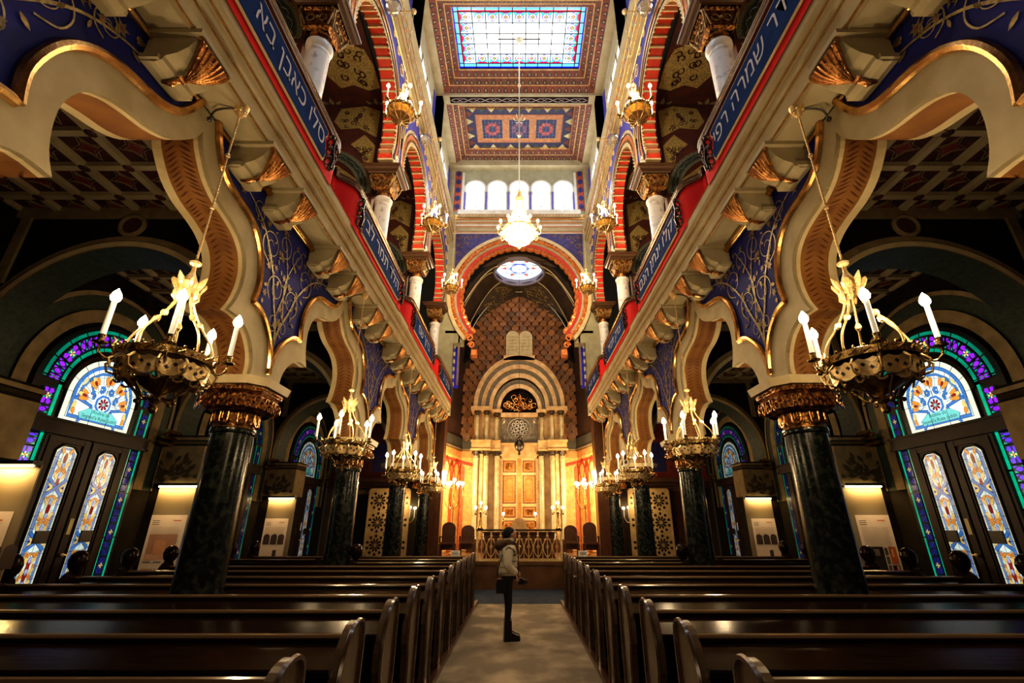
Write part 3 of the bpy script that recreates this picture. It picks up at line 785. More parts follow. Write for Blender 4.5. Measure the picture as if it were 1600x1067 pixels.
def painted_panel(r):
    z=CZ+.40; g=MB()
    def R(x0,y0,x1,y1,lv,c): g.poly([(x0,y0),(x1,y0),(x1,y1),(x0,y1)],lambda u,v:(u,v,z-.004*lv),0,c)
    R(-2.44,-1.22,2.44,1.22,0,(.022,.016,.05)); 
    for k in range(-5,6):
        for e in(-1,1):
            g.poly([(k*.42-.2,e*1.2),(k*.42+.2,e*1.2),(k*.42,e*.92)],lambda u,v:(u,v,z-.004),0,(.42,.34,.16) if k%2 else (.03,.05,.04))
    for k in range(-2,3):
        for e in(-1,1): g.poly([(e*2.42,k*.42-.2),(e*2.42,k*.42+.2),(e*2.1,k*.42)],lambda u,v:(u,v,z-.004),0,(.42,.34,.16) if k%2 else (.12,.03,.02))
    R(-2.0,-.82,2.0,.82,2,(.30,.11,.04)); R(-1.95,-.77,1.95,.77,3,(.36,.14,.05))
    for cx,tone in ((-1.25,(.36,.055,.03)),(0,(.16,.05,.09)),(1.25,(.36,.055,.03))):
        R(cx-.5,-.58,cx+.5,.58,4,(.30,.18,.07)); R(cx-.46,-.54,cx+.46,.54,5,(.012,.012,.06))
        for k in range(8):
            a=k*PI/4+PI/8
            g.poly([(cx+math.cos(a+d)*rr*.95,math.sin(a+d)*rr) for d,rr in ((-.36,.20),(-.33,.37),(.33,.37),(.36,.20))],lambda u,v:(u,v,z-.024),0,tone)
            g.tube([(cx+math.cos(a)*.1,math.sin(a)*.1,z-.026),(cx+math.cos(a)*.5,math.sin(a)*.5,z-.026)],.007,4,0,(.30,.30,.42))
        for q in (-.27,0,.27): g.tube([(cx-.45,q*1.4,z-.022),(cx+.45,q*1.4,z-.022)],.006,4,0,(.25,.25,.36)); g.tube([(cx+q*1.2,-.53,z-.022),(cx+q*1.2,.53,z-.022)],.006,4,0,(.25,.25,.36))
    g.build('painted_field','paint',r)
    l=MB()
    for d in (0,.06): l.tube([(-2.42+d,-1.2+d,z-.02),(2.42-d,-1.2+d,z-.02),(2.42-d,1.2-d,z-.02),(-2.42+d,1.2-d,z-.02)],.014,4,closed=True)
    l.build('gold_lines','gold',r)
for i,c in enumerate(BAYC[1:]):
    r=coffer(i); r.location=(0,c-.0,0)
    if i==2: r['label']='dark red painted ceiling panel with three blue rosette squares'; painted_panel(r)
    elif i==1: r['label']='stained glass skylight in a stepped red frame in the nave ceiling'; r['category']='skylight'; sky_panel(r); r.name='skylight'
    else: r['label']='plain ceiling coffer nearer the entrance than the skylight'; m=MB(); m.box(-2.5,-1.3,CZ+.4,2.5,1.3,CZ+.45); m.build('panel_field','darkred',r)
# interlace on the beam beyond the skylight
r=thing('beam_panel','blue interlace panel along the ceiling beam beyond the skylight','ceiling panel',(0,14.35,CZ-.225))
m=MB(); m.box(-2.9,-.15,-.012,2.9,.15,0); m.build('panel','dark',r)
m=MB()
for ph in (0,PI): m.tube([(-2.85+5.7*k/120,.085*math.sin(k*.42+ph),-.02) for k in range(121)],.012,4)
for ph in (0,PI): m.tube([(-2.85+5.7*k/120,.10*math.sin(k*.21+ph),-.02) for k in range(121)],.010,4)
m.build('interlace',mat('pale_brown_line',(.35,.26,.24),.5),r)
# ================================================================ end wall with the great arch
YE=18.5
RX,AZc=3.12,11.3
def big(r,a0=-42,a1=222,n=48,ry=None): return arc(0,AZc,r,a0,a1,n,ry or r)
m=MB()
# wall around the arch
inn=arc(0,AZc,2.8,-38,218,48)
P=[(3.6,6.0),(2.85,6.0),(2.85,9.05),(2.42,9.05),(2.42,9.35)]+inn+[(-2.42,9.35),(-2.42,9.05),(-2.85,9.05),(-2.85,6.0),(-3.6,6.0),(-3.6,15.9),(3.6,15.9)]
m.prism(P,lambda u,v:(u,YE,v),lambda u,v:(u,YE+.5,v))
W=[-2.16,-1.08,0,1.08,2.16]
def winshape(cx,k=1,b=15.9): return [(cx-.43*k,b),(cx-.43*k,16.95)]+arc(cx,17.22,.46*k,212,-32,16)+[(cx+.43*k,16.95),(cx+.43*k,b)]
pts=[(-3.6,15.9)]
for cx in W: pts+=winshape(cx)
pts+=[(3.6,15.9),(3.6,18.7),(-3.6,18.7)]
m.prism(pts,lambda u,v:(u,YE,v),lambda u,v:(u,YE+.3,v))
wf=struct('wall_far',m,'sage',label='pale end wall with the great horseshoe arch')
f=MB()   # window surrounds
for cx in W:
    A=winshape(cx);B=winshape(cx,1.2)
    f.strip([(u,YE-.03,v) for u,v in A],[(u,YE-.03,max(v,15.9)) for u,v in B]); f.strip([(u,YE-.03,v) for u,v in A],[(u,YE+.1,v) for u,v in A])
f.box(-2.95,YE-.12,15.65,2.95,YE+.02,15.9); f.box(-2.82,YE-.05,15.9,-2.70,YE,18.2); f.box(2.70,YE-.05,15.9,2.82,YE,18.2)
f.build('window_surround','white',wf)
bl=MB()
for k in range(4):
    x=-1.62+1.08*k; bl.lathe([(.035,15.92),(.035,16.95)],8,x,YE-.06,0)
for e in (-1,1): bl.lathe([(.035,15.92),(.035,16.95)],8,e*2.66,YE-.06,0)
bl.build('blue_colonnettes','violet',wf,True)
o=MB()
for z0,z1,y,mm in ((15.50,15.66,-.09,0),(15.36,15.50,-.05,1),(15.16,15.36,-.07,0),(14.94,15.16,-.03,2),(14.72,14.94,-.06,0),(14.60,14.72,-.02,2)):
    o.box(-3.2,YE+y,z0,3.2,YE,z1,mm)
for z in (15.36,15.16,14.94,14.62): o.tube([(-3.2,YE-.10,z),(3.2,YE-.10,z)],.02,5,3)
for k in range(40): o.cbox(-3.0+k*.154,YE-.10,15.58,.05,.03,.05,3)
o.build('moulded_band',['beige','gold','white','orange'],wf)
# blue corner panels beside the arch
c=MB()
for e in (-1,1):
    A=arc(0,AZc,3.24,90,20,16)
    c.poly([(e*1.05,14.58)]+[(e*u,v) for u,v in A if v<14.5 and u<3.0]+[(e*2.98,14.58)],lambda u,v:(u,YE-.012,v))
c.build('violet_corner','cornerblue',wf)
g=MB(); R=random.Random(4)
for e in(-1,1):
    for (x,z,rr) in ((2.7,14.3,.2),(2.35,14.35,.14),(2.75,13.9,.16),(2.0,14.42,.12),(2.82,13.5,.12),(1.65,14.46,.09),(2.45,14.05,.1)):
        g.tube([(e*(x+rr*math.cos(t*.6)*(1-t*.05)),YE-.02,z+rr*math.sin(t*.6)*(1-t*.05)) for t in range(15)],.014,4)
g.build('gilt_scrolls','olive_gold',wf)
# pointed trefoil painted side panels beside the windows
p=MB()
for e in(-1,1):
    x0,x1=e*2.86,e*3.5
    p.poly([(x0,15.9),(x1,15.9),(x1,18.3),(x0,18.3)],lambda u,v:(u,YE-.01,v),0,(.42,.09,.05))
    for r_ in range(5):
        for q in range(2):
            cx=e*(3.02+.32*q+(0 if r_%2 else .0)); cz=16.15+.5*r_+(.25 if q else 0)
            p.poly([(cx+a*.13,cz+b*.2) for a,b in ((0,1),(.45,.6),(1,.35),(.85,-.1),(.9,-.5),(.35,-.65),(0,-1),(-.35,-.65),(-.9,-.5),(-.85,-.1),(-1,.35),(-.45,.6))],lambda u,v:(u,YE-.02,v),0,(.03,.04,.16))
p.build('patterned_panel','paint',wf)
for i,cx in enumerate(W):
    g=MB(); g.poly(winshape(cx,.99),lambda u,v:(u,YE+.12,v))
    t=struct('window_%d'%(i+1),g,'daylight',label='round-headed bright window, %s of five above the great arch'%(['leftmost','second from left','middle','second from right','rightmost'][i]))
    d=MB(); d.ball((cx,YE+.10,16.25),.05,8); d.ball((cx,YE+.10,17.35),.04,8); d.build('glass_roundel',mat('blue_roundel_%d'%i,(.1,.2,.5),.4),t)
# the great arch itself
r=thing('sanctuary_arch','great horseshoe arch with red band and gilded scallops before the sanctuary','arch',(0,YE,0))
a=MB(); A=big(3.22);B=big(3.06); a.strip([(u,-.10,v) for u,v in A],[(u,-.10,v) for u,v in B]); a.strip([(u,-.10,v) for u,v in A],[(u,.02,v) for u,v in A]); a.build('outer_band','cream',r,True)
def scal(r0,r1,y,n,name,matn):
    m=MB(); pts=[]
    O=big(r0,n=n*6); I=[]
    for k in range(n*6+1):
        ph=(k%6)/6*PI; rr=r1-.07*math.sin(ph)
        w=math.radians(-42+264*k/(n*6)); I.append((rr*math.cos(w),AZc+rr*math.sin(w)))
    m.strip([(u,y,v) for u,v in O],[(u,y-.03,v) for u,v in I]); m.strip([(u,y-.03,v) for u,v in I],[(u,y+.14,v) for u,v in I])
    o=m.build(name,matn,r)
    b=MB()
    for k in range(n):
        w=math.radians(-42+264*(k+.5)/n); rr=(r0+r1)/2
        cx,cz=rr*math.cos(w),AZc+rr*math.sin(w)
        b.tube([(cx+.035*math.cos(t*.9),y-.03,cz+.035*math.sin(t*.9)) for t in range(7)],.012,5,closed=True)
        w=math.radians(-42+264*k/n); b.ball((rr*math.cos(w),y-.03,AZc+rr*math.sin(w)),.025,6)
    b.build('scallop_relief','gold',o,True)
GO=mat('orange_gilding',(.75,.27,.07),.4,.35,col2=(.5,.13,.03),scale=8)
scal(3.06,2.94,-.08,34,'outer_scallops',GO)
m=MB(); A=big(2.95);B=big(2.66); m.strip([(u,-.02,v) for u,v in A],[(u,.12,v) for u,v in B]); m.build('red_band','deepred',r,True)
scal(2.66,2.56,.13,34,'inner_scallops',GO)
m=MB(); A=big(2.66,-38,218);B=big(2.5,-38,218); m.strip([(u,.40,v) for u,v in A],[(u,.42,v) for u,v in B],0); m.strip([(u,.42,v) for u,v in B],[(u*1.0,.52,v) for u,v in B],0); m.build('dark_reveal','dark',r,True)
m=MB()
for e in(-1,1):
    w=math.radians(-42 if e>0 else 222); cx,cz=2.95*math.cos(w),AZc+2.95*math.sin(w)
    for j,(dx,dz,rr) in enumerate(((-.06*e,-.10,.17),(-.16*e,-.42,.15))):
        m.tube([(cx+dx+rr*math.cos(t*.6)*(1-t*.05)*e,-.10,cz+dz+rr*math.sin(t*.6)*(1-t*.05)) for t in range(15)],.045,7)
    m.box(cx-e*.28-.12,-.12,cz-.86,cx-e*.28+.12,.3,cz-.62)
m.build('volute',GO,r,True)
# jambs and blue barber-pole lights
for s in (1,-1):
    m=MB(); 
    m.box(s*2.95,YE-.12,0,s*3.42,YE+.5,6.6); m.box(s*2.98,YE-.16,0,s*3.14,YE-.1,6.6)
    st=struct('wall_pilaster_%s'%SIDE[s],m,'brownwood',label='dark brown pilaster at the %s of the sanctuary opening'%SIDE[s])
    m=MB(); m.box(s*2.95,YE-.05,6.6,s*3.5,YE+.5,9.1); m.build('green_pier','sage',st)
    m=MB(); m.box(s*2.55,YE+.0,7.2,s*2.62,YE+.1,9.6); m.box(s*2.55,YE,9.5,s*3.2,YE+.1,9.62); m.build('frame','beige_dark',st)
    r=thing('blue_side_window','deep blue window with striped colonnette beside the arch, %s side'%SIDE[s],'window',(s*2.9,YE+.3,7.2))
    m=MB(); m.box(-.25,.25,0,.3,.27,2.2); m.build('blue_glass',emi('blue_lit_glass_%d'%s,(.01,.01,.45),.16),r)
    m=MB()
    for k in range(12): m.lathe([(.045,k*.17),(.045,k*.17+.17)],10,-s*.1,.0,0,k%2)
    m.build('striped_colonnette',['white','violet'],r)
# ================================================================ sanctuary
m=MB()
SP=[(3.35,18.7),(3.35,20.3),(2.75,22.4),(-2.75,22.4),(-3.35,20.3),(-3.35,18.7)]
def wallstrip(mb,z0,z1,mi=0,col=None,ins=0):
    Q=[(x*(1-ins/3),y-(ins if y>22 else 0)) for x,y in SP]
    mb.strip([(x,y,z0) for x,y in Q],[(x,y,z1) for x,y in Q],mi,col)
wallstrip(m,.7,14.2)
ws=struct('wall_sanctuary',m,mat('sanctuary_brown',(.075,.033,.014),.7,col2=(.05,.02,.009),scale=3),label='brown walls of the sanctuary')
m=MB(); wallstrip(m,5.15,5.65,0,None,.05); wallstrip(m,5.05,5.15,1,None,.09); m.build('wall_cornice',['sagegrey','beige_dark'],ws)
# lower painted zone: warm ochre with red interlacing arches
m=MB(); OC=(.80,.50,.17)
def onwall(a,b,u,v,o=.03):
    ax,ay=SP[a];bx,by=SP[b]; L=math.hypot(bx-ax,by-ay); dx,dy=(bx-ax)/L,(by-ay)/L
    nx,ny=-dy,dx   # inward
    if nx*(0-ax)+ny*(20-ay)<0: nx,ny=-nx,-ny
    return (ax+dx*u+nx*o,ay+dy*u+ny*o,v),L
for a,b in ((0,1),(1,2),(3,4),(4,5)):
    L=onwall(a,b,0,0)[1]
    F=lambda u,v,o=.03:onwall(a,b,u,v,o)[0]
    m.poly([(0,.75),(L,.75),(L,4.75),(0,4.75)],F,0,OC); m.poly([(0,4.75),(L,4.75),(L,5.05),(0,5.05)],F,0,(.70,.33,.10))
    n=2; wd=L/n; RD=(.60,.075,.03)
    G=lambda u,v:F(u,v,.04)
    m.poly([(0,4.5),(L,4.5),(L,4.62),(0,4.62)],G,0,RD)
    for k in range(n+1):
        x=k*wd; c0=max(0,x-.17);c1=min(L,x+.17)
        m.poly([(c0,.75),(c1,.75),(c1,4.5),(c0,4.5)],G,0,(.56,.12,.04))
        for e in(-1,1):
            pa=[(x+e*t*wd*.5,3.45+.95*math.sin(t*PI/2)) for t in [i/8 for i in range(9)]]
            pb=[(u,v+.27) for u,v in pa]
            q=[(max(0,min(L,u)),v) for u,v in pa+pb[::-1]]
            if (e<0 and k>0) or (e>0 and k<n): m.poly(q,G,0,RD)
            pa=[(x+e*t*wd*.5,4.5-1.1*t*t) for t in [i/8 for i in range(9)]]; pb=[(u,v-.24) for u,v in pa]
            if (e<0 and k>0) or (e>0 and k<n): m.poly(pa+pb[::-1],G,0,RD)
for e in (-1,1):
    m.poly([(e*2.0,.75),(e*2.8,.75),(e*2.8,4.75),(e*2.0,4.75)],lambda u,v:(u,22.36,v),0,OC); m.poly([(e*2.0,4.75),(e*2.8,4.75),(e*2.8,5.05),(e*2.0,5.05)],lambda u,v:(u,22.36,v),0,(.70,.33,.10)); m.poly([(e*2.55,.75),(e*2.8,.75),(e*2.8,4.6),(e*2.55,4.3)],lambda u,v:(u,22.35,v),0,(.52,.16,.05)); m.poly([(e*2.0,4.3),(e*2.8,4.5),(e*2.8,4.65),(e*2.0,4.45)],lambda u,v:(u,22.34,v),0,(.60,.075,.03))
m.build('painted_dado','paint',ws)
# fish-scale field behind the ark
m=MB(); yb=22.33
reg=lambda x,z:(abs(x)<2.75 and z<9.4) or (abs(x)<2.45 and z<11.0) or (z<13.2 and z>=11.0 and abs(x)<2.45*math.sqrt(max(0,1-((z-11.0)/2.35)**1.35)))
R=random.Random(2); z=5.7
row=0
while z<13.3:
    k=-8
    while k<9:
        x=(k+(.5 if row%2 else 0))*.42
        if reg(x,z) and reg(x,z+.2):
            c=R.uniform(.65,1.2); cc=(.34*c,.15*c,.055*c) if R.random()<.8 else (.24*c,.13*c,.07*c)
            m.add([(x-.19,yb-.02,z+.22),(x-.19,yb-.06,z),(x-.14,yb-.10,z-.12),(x,yb-.13,z-.22),(x+.14,yb-.10,z-.12),(x+.19,yb-.06,z),(x+.19,yb-.02,z+.22)],[(0,1,2,3,4,5,6)],0,cc)
        k+=1
    z+=.27; row+=1
m.build('scale_pattern','paint',ws)
m=MB(); 
path=[(2.95,5.7),(2.95,9.4),(2.62,9.7),(2.62,11.0)]+[(2.62*math.sqrt(max(0,1-((zz-11.0)/2.45)**1.35)),zz) for zz in (11.4,11.8,12.2,12.6,12.9,13.15,13.3,13.42)]
for e in (-1,1): m.tube([(e*x,22.25,zz) for x,zz in path],.13,6)
m.build('dark_arch_border','dark',ws)
m=MB()
for e in (-1,1): m.tube([(e*(x-.13),22.1,zz) for x,zz in path[3:]]+[(0,22.1,13.4)],.022,5)
m.build('pale_arch_line','white',ws)
# vault with oculus
m=MB(); OX,OY,OZ,OR=0,20.4,13.65,1.22
BP=[(3.0,18.7,10.4),(3.1,20.3,10.6),(2.75,22.3,11.3),(0,22.35,13.3),(-2.75,22.3,11.3),(-3.1,20.3,10.6),(-3.0,18.7,10.4)]
def curve(p,q,n=8,b=.55):
    out=[]
    for i in range(n+1):
        t=i/n; x=p[0]+(q[0]-p[0])*t; y=p[1]+(q[1]-p[1])*t; z=p[2]+(q[2]-p[2])*math.sin(t*PI/2)**.9
        out.append((x,y,z))
    return out
angs=[-55,0,48,90,132,180,235]
ring=[(OX+OR*math.cos(math.radians(a)),OY+OR*math.sin(math.radians(a)),OZ) for a in angs]
CV=[curve(p,q) for p,q in zip(BP,ring)]
for A,B in zip(CV,CV[1:]): m.strip(A,B)
front=[(x*1.04,18.75,AZc+math.sqrt(max(0,2.9**2-x*x))) for x in (2.6,2.2,1.6,.9,0,-.9,-1.6,-2.2,-2.6)]
rf=[(OX+OR*math.cos(math.radians(a)),OY+OR*math.sin(math.radians(a)),OZ) for a in (-55,-63,-71,-80,-90,-100,-109,-117,-125)]
m.strip(front,rf); m.poly([(0,0),(1,0),(0,1)],lambda u,v:(CV[0][0][0],18.7,10.4+v),0)
vt=struct('ceiling_sanctuary',m,mat('vault_dark_brown',(.060,.036,.018),.7,col2=(.035,.02,.010),scale=2),label='dark ribbed vault of the sanctuary')
m=MB()
for k in (1,2,4,5): m.tube([(x*.985,y-.03,z-.04) for x,y,z in CV[k]],.024,5)
for k in (0,6): m.tube([(x*.96,y+.35,z-.02) for x,y,z in CV[k]],.024,5)
m.build('pale_ribs','cream',vt,True)
m=MB()
R=random.Random(6)
for e in(-1,1):
    for k in range(40):
        t=R.uniform(.15,.75); w=R.uniform(.25,.8); j=2 if e>0 else 3
        a=CV[j][int(t*8)];b=CV[j+1][int(t*8)]; q=[a[i]*(1-w)+b[i]*w for i in range(3)]
        if e<0: pass
        rr=.11*(1-t*.4)
        m.tube([(q[0]+rr*math.cos(u*.8),q[1]-.06,q[2]-.02+rr*math.sin(u*.8)) for u in range(7)],.018,4)
m.build('gilt_arabesque','olive_gold',vt)
r=thing('star_oculus','round stained glass oculus with six-pointed star in the sanctuary vault','window',(OX,OY,OZ))
m=MB(); n=40
A=[(1.22*math.cos(2*PI*k/n),1.22*math.sin(2*PI*k/n),-.12) for k in range(n)];B=[(1.30*math.cos(2*PI*k/n),1.30*math.sin(2*PI*k/n),-.12) for k in range(n)]
D_=[(1.15*math.cos(2*PI*k/n),1.15*math.sin(2*PI*k/n),.22) for k in range(n)];E_=[(1.34*math.cos(2*PI*k/n),1.34*math.sin(2*PI*k/n),.05) for k in range(n)]
m.strip(A,B,closed=True);m.strip(A,D_,closed=True);m.strip(B,E_,closed=True); m.build('frame',mat('grey_violet_frame',(.22,.19,.24),.6),r,True)
m=MB(); f0=lambda l:(lambda u,v:(u,v,.20-.006*l))
m.poly([(1.16*math.cos(2*PI*k/n),1.16*math.sin(2*PI*k/n)) for k in range(n)],f0(0),0,(.45,.65,.85))
for k in range(24):
    a=2*PI*k/24; m.poly([(1.13*math.cos(a+d),1.13*math.sin(a+d)) for d in(-.1,.1)]+[(1.02*math.cos(a+d),1.02*math.sin(a+d)) for d in(.1,-.1)],f0(1),0,(.85,.92,1))
for k in range(6):
    a=2*PI*k/6+PI/6
    for d,cl in ((PI/6,(.45,.05,.03)),(PI/6+.28,(.7,.6,.25)),(PI/6-.28,(.7,.6,.25))): m.poly([(.93*math.cos(a+d),.93*math.sin(a+d)),(.7*math.cos(a+d+.16),.7*math.sin(a+d+.16)),(.62*math.cos(a+d),.62*math.sin(a+d)),(.7*math.cos(a+d-.16),.7*math.sin(a+d-.16))],f0(2),0,cl)
for fl in (0,PI): m.poly([(1.0*math.cos(fl+PI/2+2*PI*k/3),1.0*math.sin(fl+PI/2+2*PI*k/3)) for k in range(3)],f0(3),0,(.5,.6,.9))
m.poly([(.52*math.cos(PI*k/3),.52*math.sin(PI*k/3)) for k in range(6)],f0(5),0,(.12,.16,.5))
for k in range(6):
    a=k*PI/3+PI/6; m.poly([(.22*math.cos(a)+.17*math.cos(t),.22*math.sin(a)+.17*math.sin(t)) for t in [i*PI/5 for i in range(10)]],f0(6),0,(1,1,1))
m.build('stained_glass',painted('oculus_glass',.2,2.2,mott=.1),r)
m=MB()
for fl in (0,PI): 
    for dd in (1.0,.8): m.tube([(dd*math.cos(fl+PI/2+2*PI*k/3),dd*math.sin(fl+PI/2+2*PI*k/3),.155) for k in range(3)],.013,4,closed=True)
m.build('leading','black',r)

# platform
m=MB(); m.box(-5.2,15.5,0,5.2,23,.74); m.box(-5.2,15.46,.66,5.2,15.5,.76); 
struct('floor_platform',m,mat('platform_panelling',(.16,.075,.03),.35,col2=(.09,.04,.016),scale=2.5,bump=.1),label='raised wooden platform before the ark')

# ---------------------------------------------------------------- the ark
ST=mat('warm_veined_stone',(.62,.42,.20),.32,col2=(.42,.25,.10),scale=3.2,detail=7,bump=.05)
GR=mat('grey_carved_band',(.20,.17,.12),.5,col2=(.09,.075,.05),scale=20,bump=.8,bscale=35)
r=thing('torah_ark','tall stone ark with stepped round arch, columns and gilded doors','ark',(0,21.0,.74))
zb=-.74
m=MB()
m.box(-2.15,.0,0,2.15,1.2,.5); m.box(-2.2,-.08,.0,2.2,.02,.35)
m.build('base','brownwood',r)
m=MB()   # carcass behind columns
for s in(-1,1):
    for x0,x1,y in ((1.62,2.08,.42),(1.10,1.60,.5),(.86,1.06,.55)): m.box(s*x0,y,.5,s*x1,1.25,5.99+0)
m.box(-.86,.6,3.9,.86,1.2,4.3)
m.build('piers',ST,r)
def ent(z0,z1,name,split=False):
    m=MB()
    for s in(-1,1):
        m.box(s*1.30,.02,z0,s*2.14,1.0,z1); m.box(s*.86,.16,z0+.02,s*1.30,1.0,z1+.02)
        for zz in (z0,z1-.08): m.box(s*1.27,-.05,zz,s*2.18,.1,zz+.08); m.box(s*.84,.10,zz,s*1.27,.2,zz+.08)
    return m
m=ent(4.15,4.62,'x'); m.box(-.86,.28,3.95,.86,1.0,4.46); m.box(-.88,.22,4.42,.88,.4,4.52); m.build('entablature',ST,r)
m=MB()
for s in (-1,1): m.box(s*1.24,-.02,5.98+.0,s*2.22,.9,6.16); m.box(s*.80,.14,5.90,s*1.26,.9,6.06)
m.box(-.86,.28,5.72,.86,1.0,5.92); m.build('impost',ST,r)
def colm(x,y,z0,z1,rr):
    t=MB()
    t.lathe([(rr*1.5,z0),(rr*1.5,z0+.06),(rr*1.15,z0+.12),(rr,z0+.16),(rr,z1-.36),(rr*1.2,z1-.35),(rr*1.2,z1-.31),(rr*.95,z1-.30),(rr*.95,z1-.2)],14,x,y,0)
    c=t.build('colonnette',mat('pale_green_stone',(.46,.42,.27),.25,col2=(.34,.29,.16),scale=4) if 'pgs' not in MT else MT['pgs'],r,True)
    k=MB(); k.lathe([(rr*.95,z1-.24),(rr*1.1,z1-.16),(rr*1.7,z1-.04),(rr*1.8,z1)],8,x,y,0,rot=PI/8)
    for j in range(6): k.ball((x+rr*1.45*math.cos(j*PI/3),y+rr*1.45*math.sin(j*PI/3),z1-.1),rr*.42,6)
    k.build('capital',MT['darkcap'],c)
MT['pgs']=mat('pale_green_stone',(.50,.43,.25),.25,col2=(.36,.29,.15),scale=4)
MT['darkcap']=mat('dark_bronze',(.05,.035,.02),.35,.6,bump=.6,bscale=30)
for s in(-1,1):
    for x,y in ((1.93,.20),(1.48,.20),(.98,.30)): colm(s*x,y,.5,4.15,.115)
    for x,y in ((1.93,.18),(1.50,.18)): colm(s*x,y,4.62,5.98,.09)
    colm(s*1.04,.28,4.64,5.90,.09)
    m=MB(); m.box(s*1.62,.26,.5,s*1.80,.5,4.15); m.build('pilaster',ST,r)
# stepped semicircular arches, carved grey bands between
cz=6.14; bands=[(2.12,1.93,.05,ST),(1.93,1.76,.12,GR),(1.76,1.58,.10,ST),(1.58,1.40,.18,GR),(1.40,1.22,.14,ST),(1.22,1.04,.22,GR),(1.04,.88,.18,ST)]
zs=1.19
for i,(r0,r1,y,mt) in enumerate(bands):
    m=MB(); czz=cz if i<5 else cz-.10
    A=[(r0,czz-.02)]+arc(0,czz,r0,0,180,36,r0*zs)+[(-r0,czz-.02)];B=[(r1,czz-.02)]+arc(0,czz,r1,0,180,36,r1*zs)+[(-r1,czz-.02)]
    m.strip([(u,y,v) for u,v in A],[(u,y,v) for u,v in B]); m.strip([(u,y,v) for u,v in A],[(u,1.0,v) for u,v in A]); m.strip([(u,y,v) for u,v in B],[(u,y+.12,v) for u,v in B])
    m.build('carved_arch_band' if mt is GR else 'arch_band',mt,r,True)
m=MB(); m.poly([(-.9,5.92)]+[(u,v) for u,v in arc(0,6.04,.9,180,0,20,.98)]+[(.9,5.92)],lambda u,v:(u,.5,v)); lu=m.build('lunette','dark',r)
m=MB(); R=random.Random(8)
for k in range(26):
    a=R.uniform(.1,3.04); q=R.uniform(.1,.75); x,z=q*math.cos(a),6.05+q*.95*math.sin(a); rr=R.uniform(.06,.13)
    m.tube([(x+rr*math.cos(t*.7),.44-R.uniform(0,.03),z+rr*math.sin(t*.7)) for t in range(9)],.022,5,closed=True)
for a in (30,60,90,120,150):
    w=math.radians(a); m.tube([(0,.44,6.0),(.45*math.cos(w),.42,6.05+.42*math.sin(w)),(.75*math.cos(w),.44,6.05+.72*math.sin(w))],.02,5)
m.tube([(0,.42,6.35),(.09,.40,6.5),(.07,.40,6.7),(0,.40,6.85),(-.07,.40,6.7),(-.09,.40,6.5)],.03,6,closed=True)
m.build('openwork_foliage','copper',lu,True)
m=MB(); m.box(-.86,.42,4.52,.86,.6,5.74); dp=m.build('panel',GR,r)
m=MB()
m.tube([(.54*math.cos(t*PI/16),.40,5.16+.52*math.sin(t*PI/16)) for t in range(32)],.010,5,closed=True)
for k in range(3):
    for j in range((1,6,10)[k]): m.tube([((0,.17,.32)[k]*math.cos(j*2*PI/(1,6,10)[k]+k*.3)+.075*math.cos(t*.785),.38,5.18+(0,.17,.32)[k]*math.sin(j*2*PI/(1,6,10)[k]+k*.3)+.075*math.sin(t*.785)) for t in range(8)],.018,5,closed=True)
for sx in(-1,1):
    for sz in(-1,1):
        for t0 in (0,1,2): m.tube([(sx*(.72+.06*math.cos(t*.8+t0)),.41,5.18+sz*(.42+.06*math.sin(t*.8))-sz*.12*t0*.6) for t in range(6)],.014,4)
m.build('pierced_rosette','silver',dp,True)
# doors
for s in (-1,1):
    x0,x1=(-.80,-.08) if s<0 else (.08,.80)
    m=MB(); m.box(x0,.40,.45,x1,.5,3.85); d=m.build('door','doorgilt',r)
    m=MB(); xa,xb=x0+.10,x1-.10
    for z0,z1 in ((.55,1.22),(1.38,1.78),(1.95,3.10),(3.26,3.74)):
        m.box(xa-.02,.385,z0-.02,xb+.02,.40,z1+.02,1); m.box(xa+.02,.378,z0+.02,xb-.02,.40,z1-.02,0); m.box(xa+.08,.368,z0+.07,xb-.08,.40,z1-.07,2)
    cx=(xa+xb)/2
    m.prism([(cx-.14,2.08)]+[(cx-.14,2.8)]+arc(cx,2.8,.14,180,0,8)+[(cx+.14,2.08)],lambda u,v:(u,.352,v),lambda u,v:(u,.37,v),0)
    m.build('door_panel',['orangegilt','maroon','darkgold2'],d)
    m=MB(); R=random.Random(12)
    for z0,z1 in ((.62,1.15),(3.32,3.68),(1.45,1.71)):
        for k in range(26): 
            x,z=R.uniform(xa+.10,xb-.10),R.uniform(z0+.03,z1-.03); m.tube([(x+.03*math.cos(t*1.2),.36,z+.03*math.sin(t*1.2)) for t in range(5)],.007,4,closed=True)
    m.build('filigree','gold',d)
    m=MB()
    for k in range(23):
        z=.52+k*.145
        for x in (x0+.035,x1-.035): m.ball((x,.39,z),.012,5)
    for z in (1.30,1.865,3.18):
        for k in range(5): m.ball((xa+.05+k*.105,.39,z),.012,5)
    m.build('dark_studs','black',d)
m=MB(); m.box(-.08,.37,.45,.08,.5,3.85); m.box(-.03,.34,.5,.03,.4,3.15); m.box(-.055,.33,3.25,.055,.4,3.55); m.build('door_post','orangegilt',r)
m=MB(); m.box(-.86,.30,3.85,.86,.5,3.96); m.box(-.88,.30,.45,-.80,.5,3.95); m.box(.80,.30,.45,.88,.5,3.95); m.build('door_frame',ST,r)
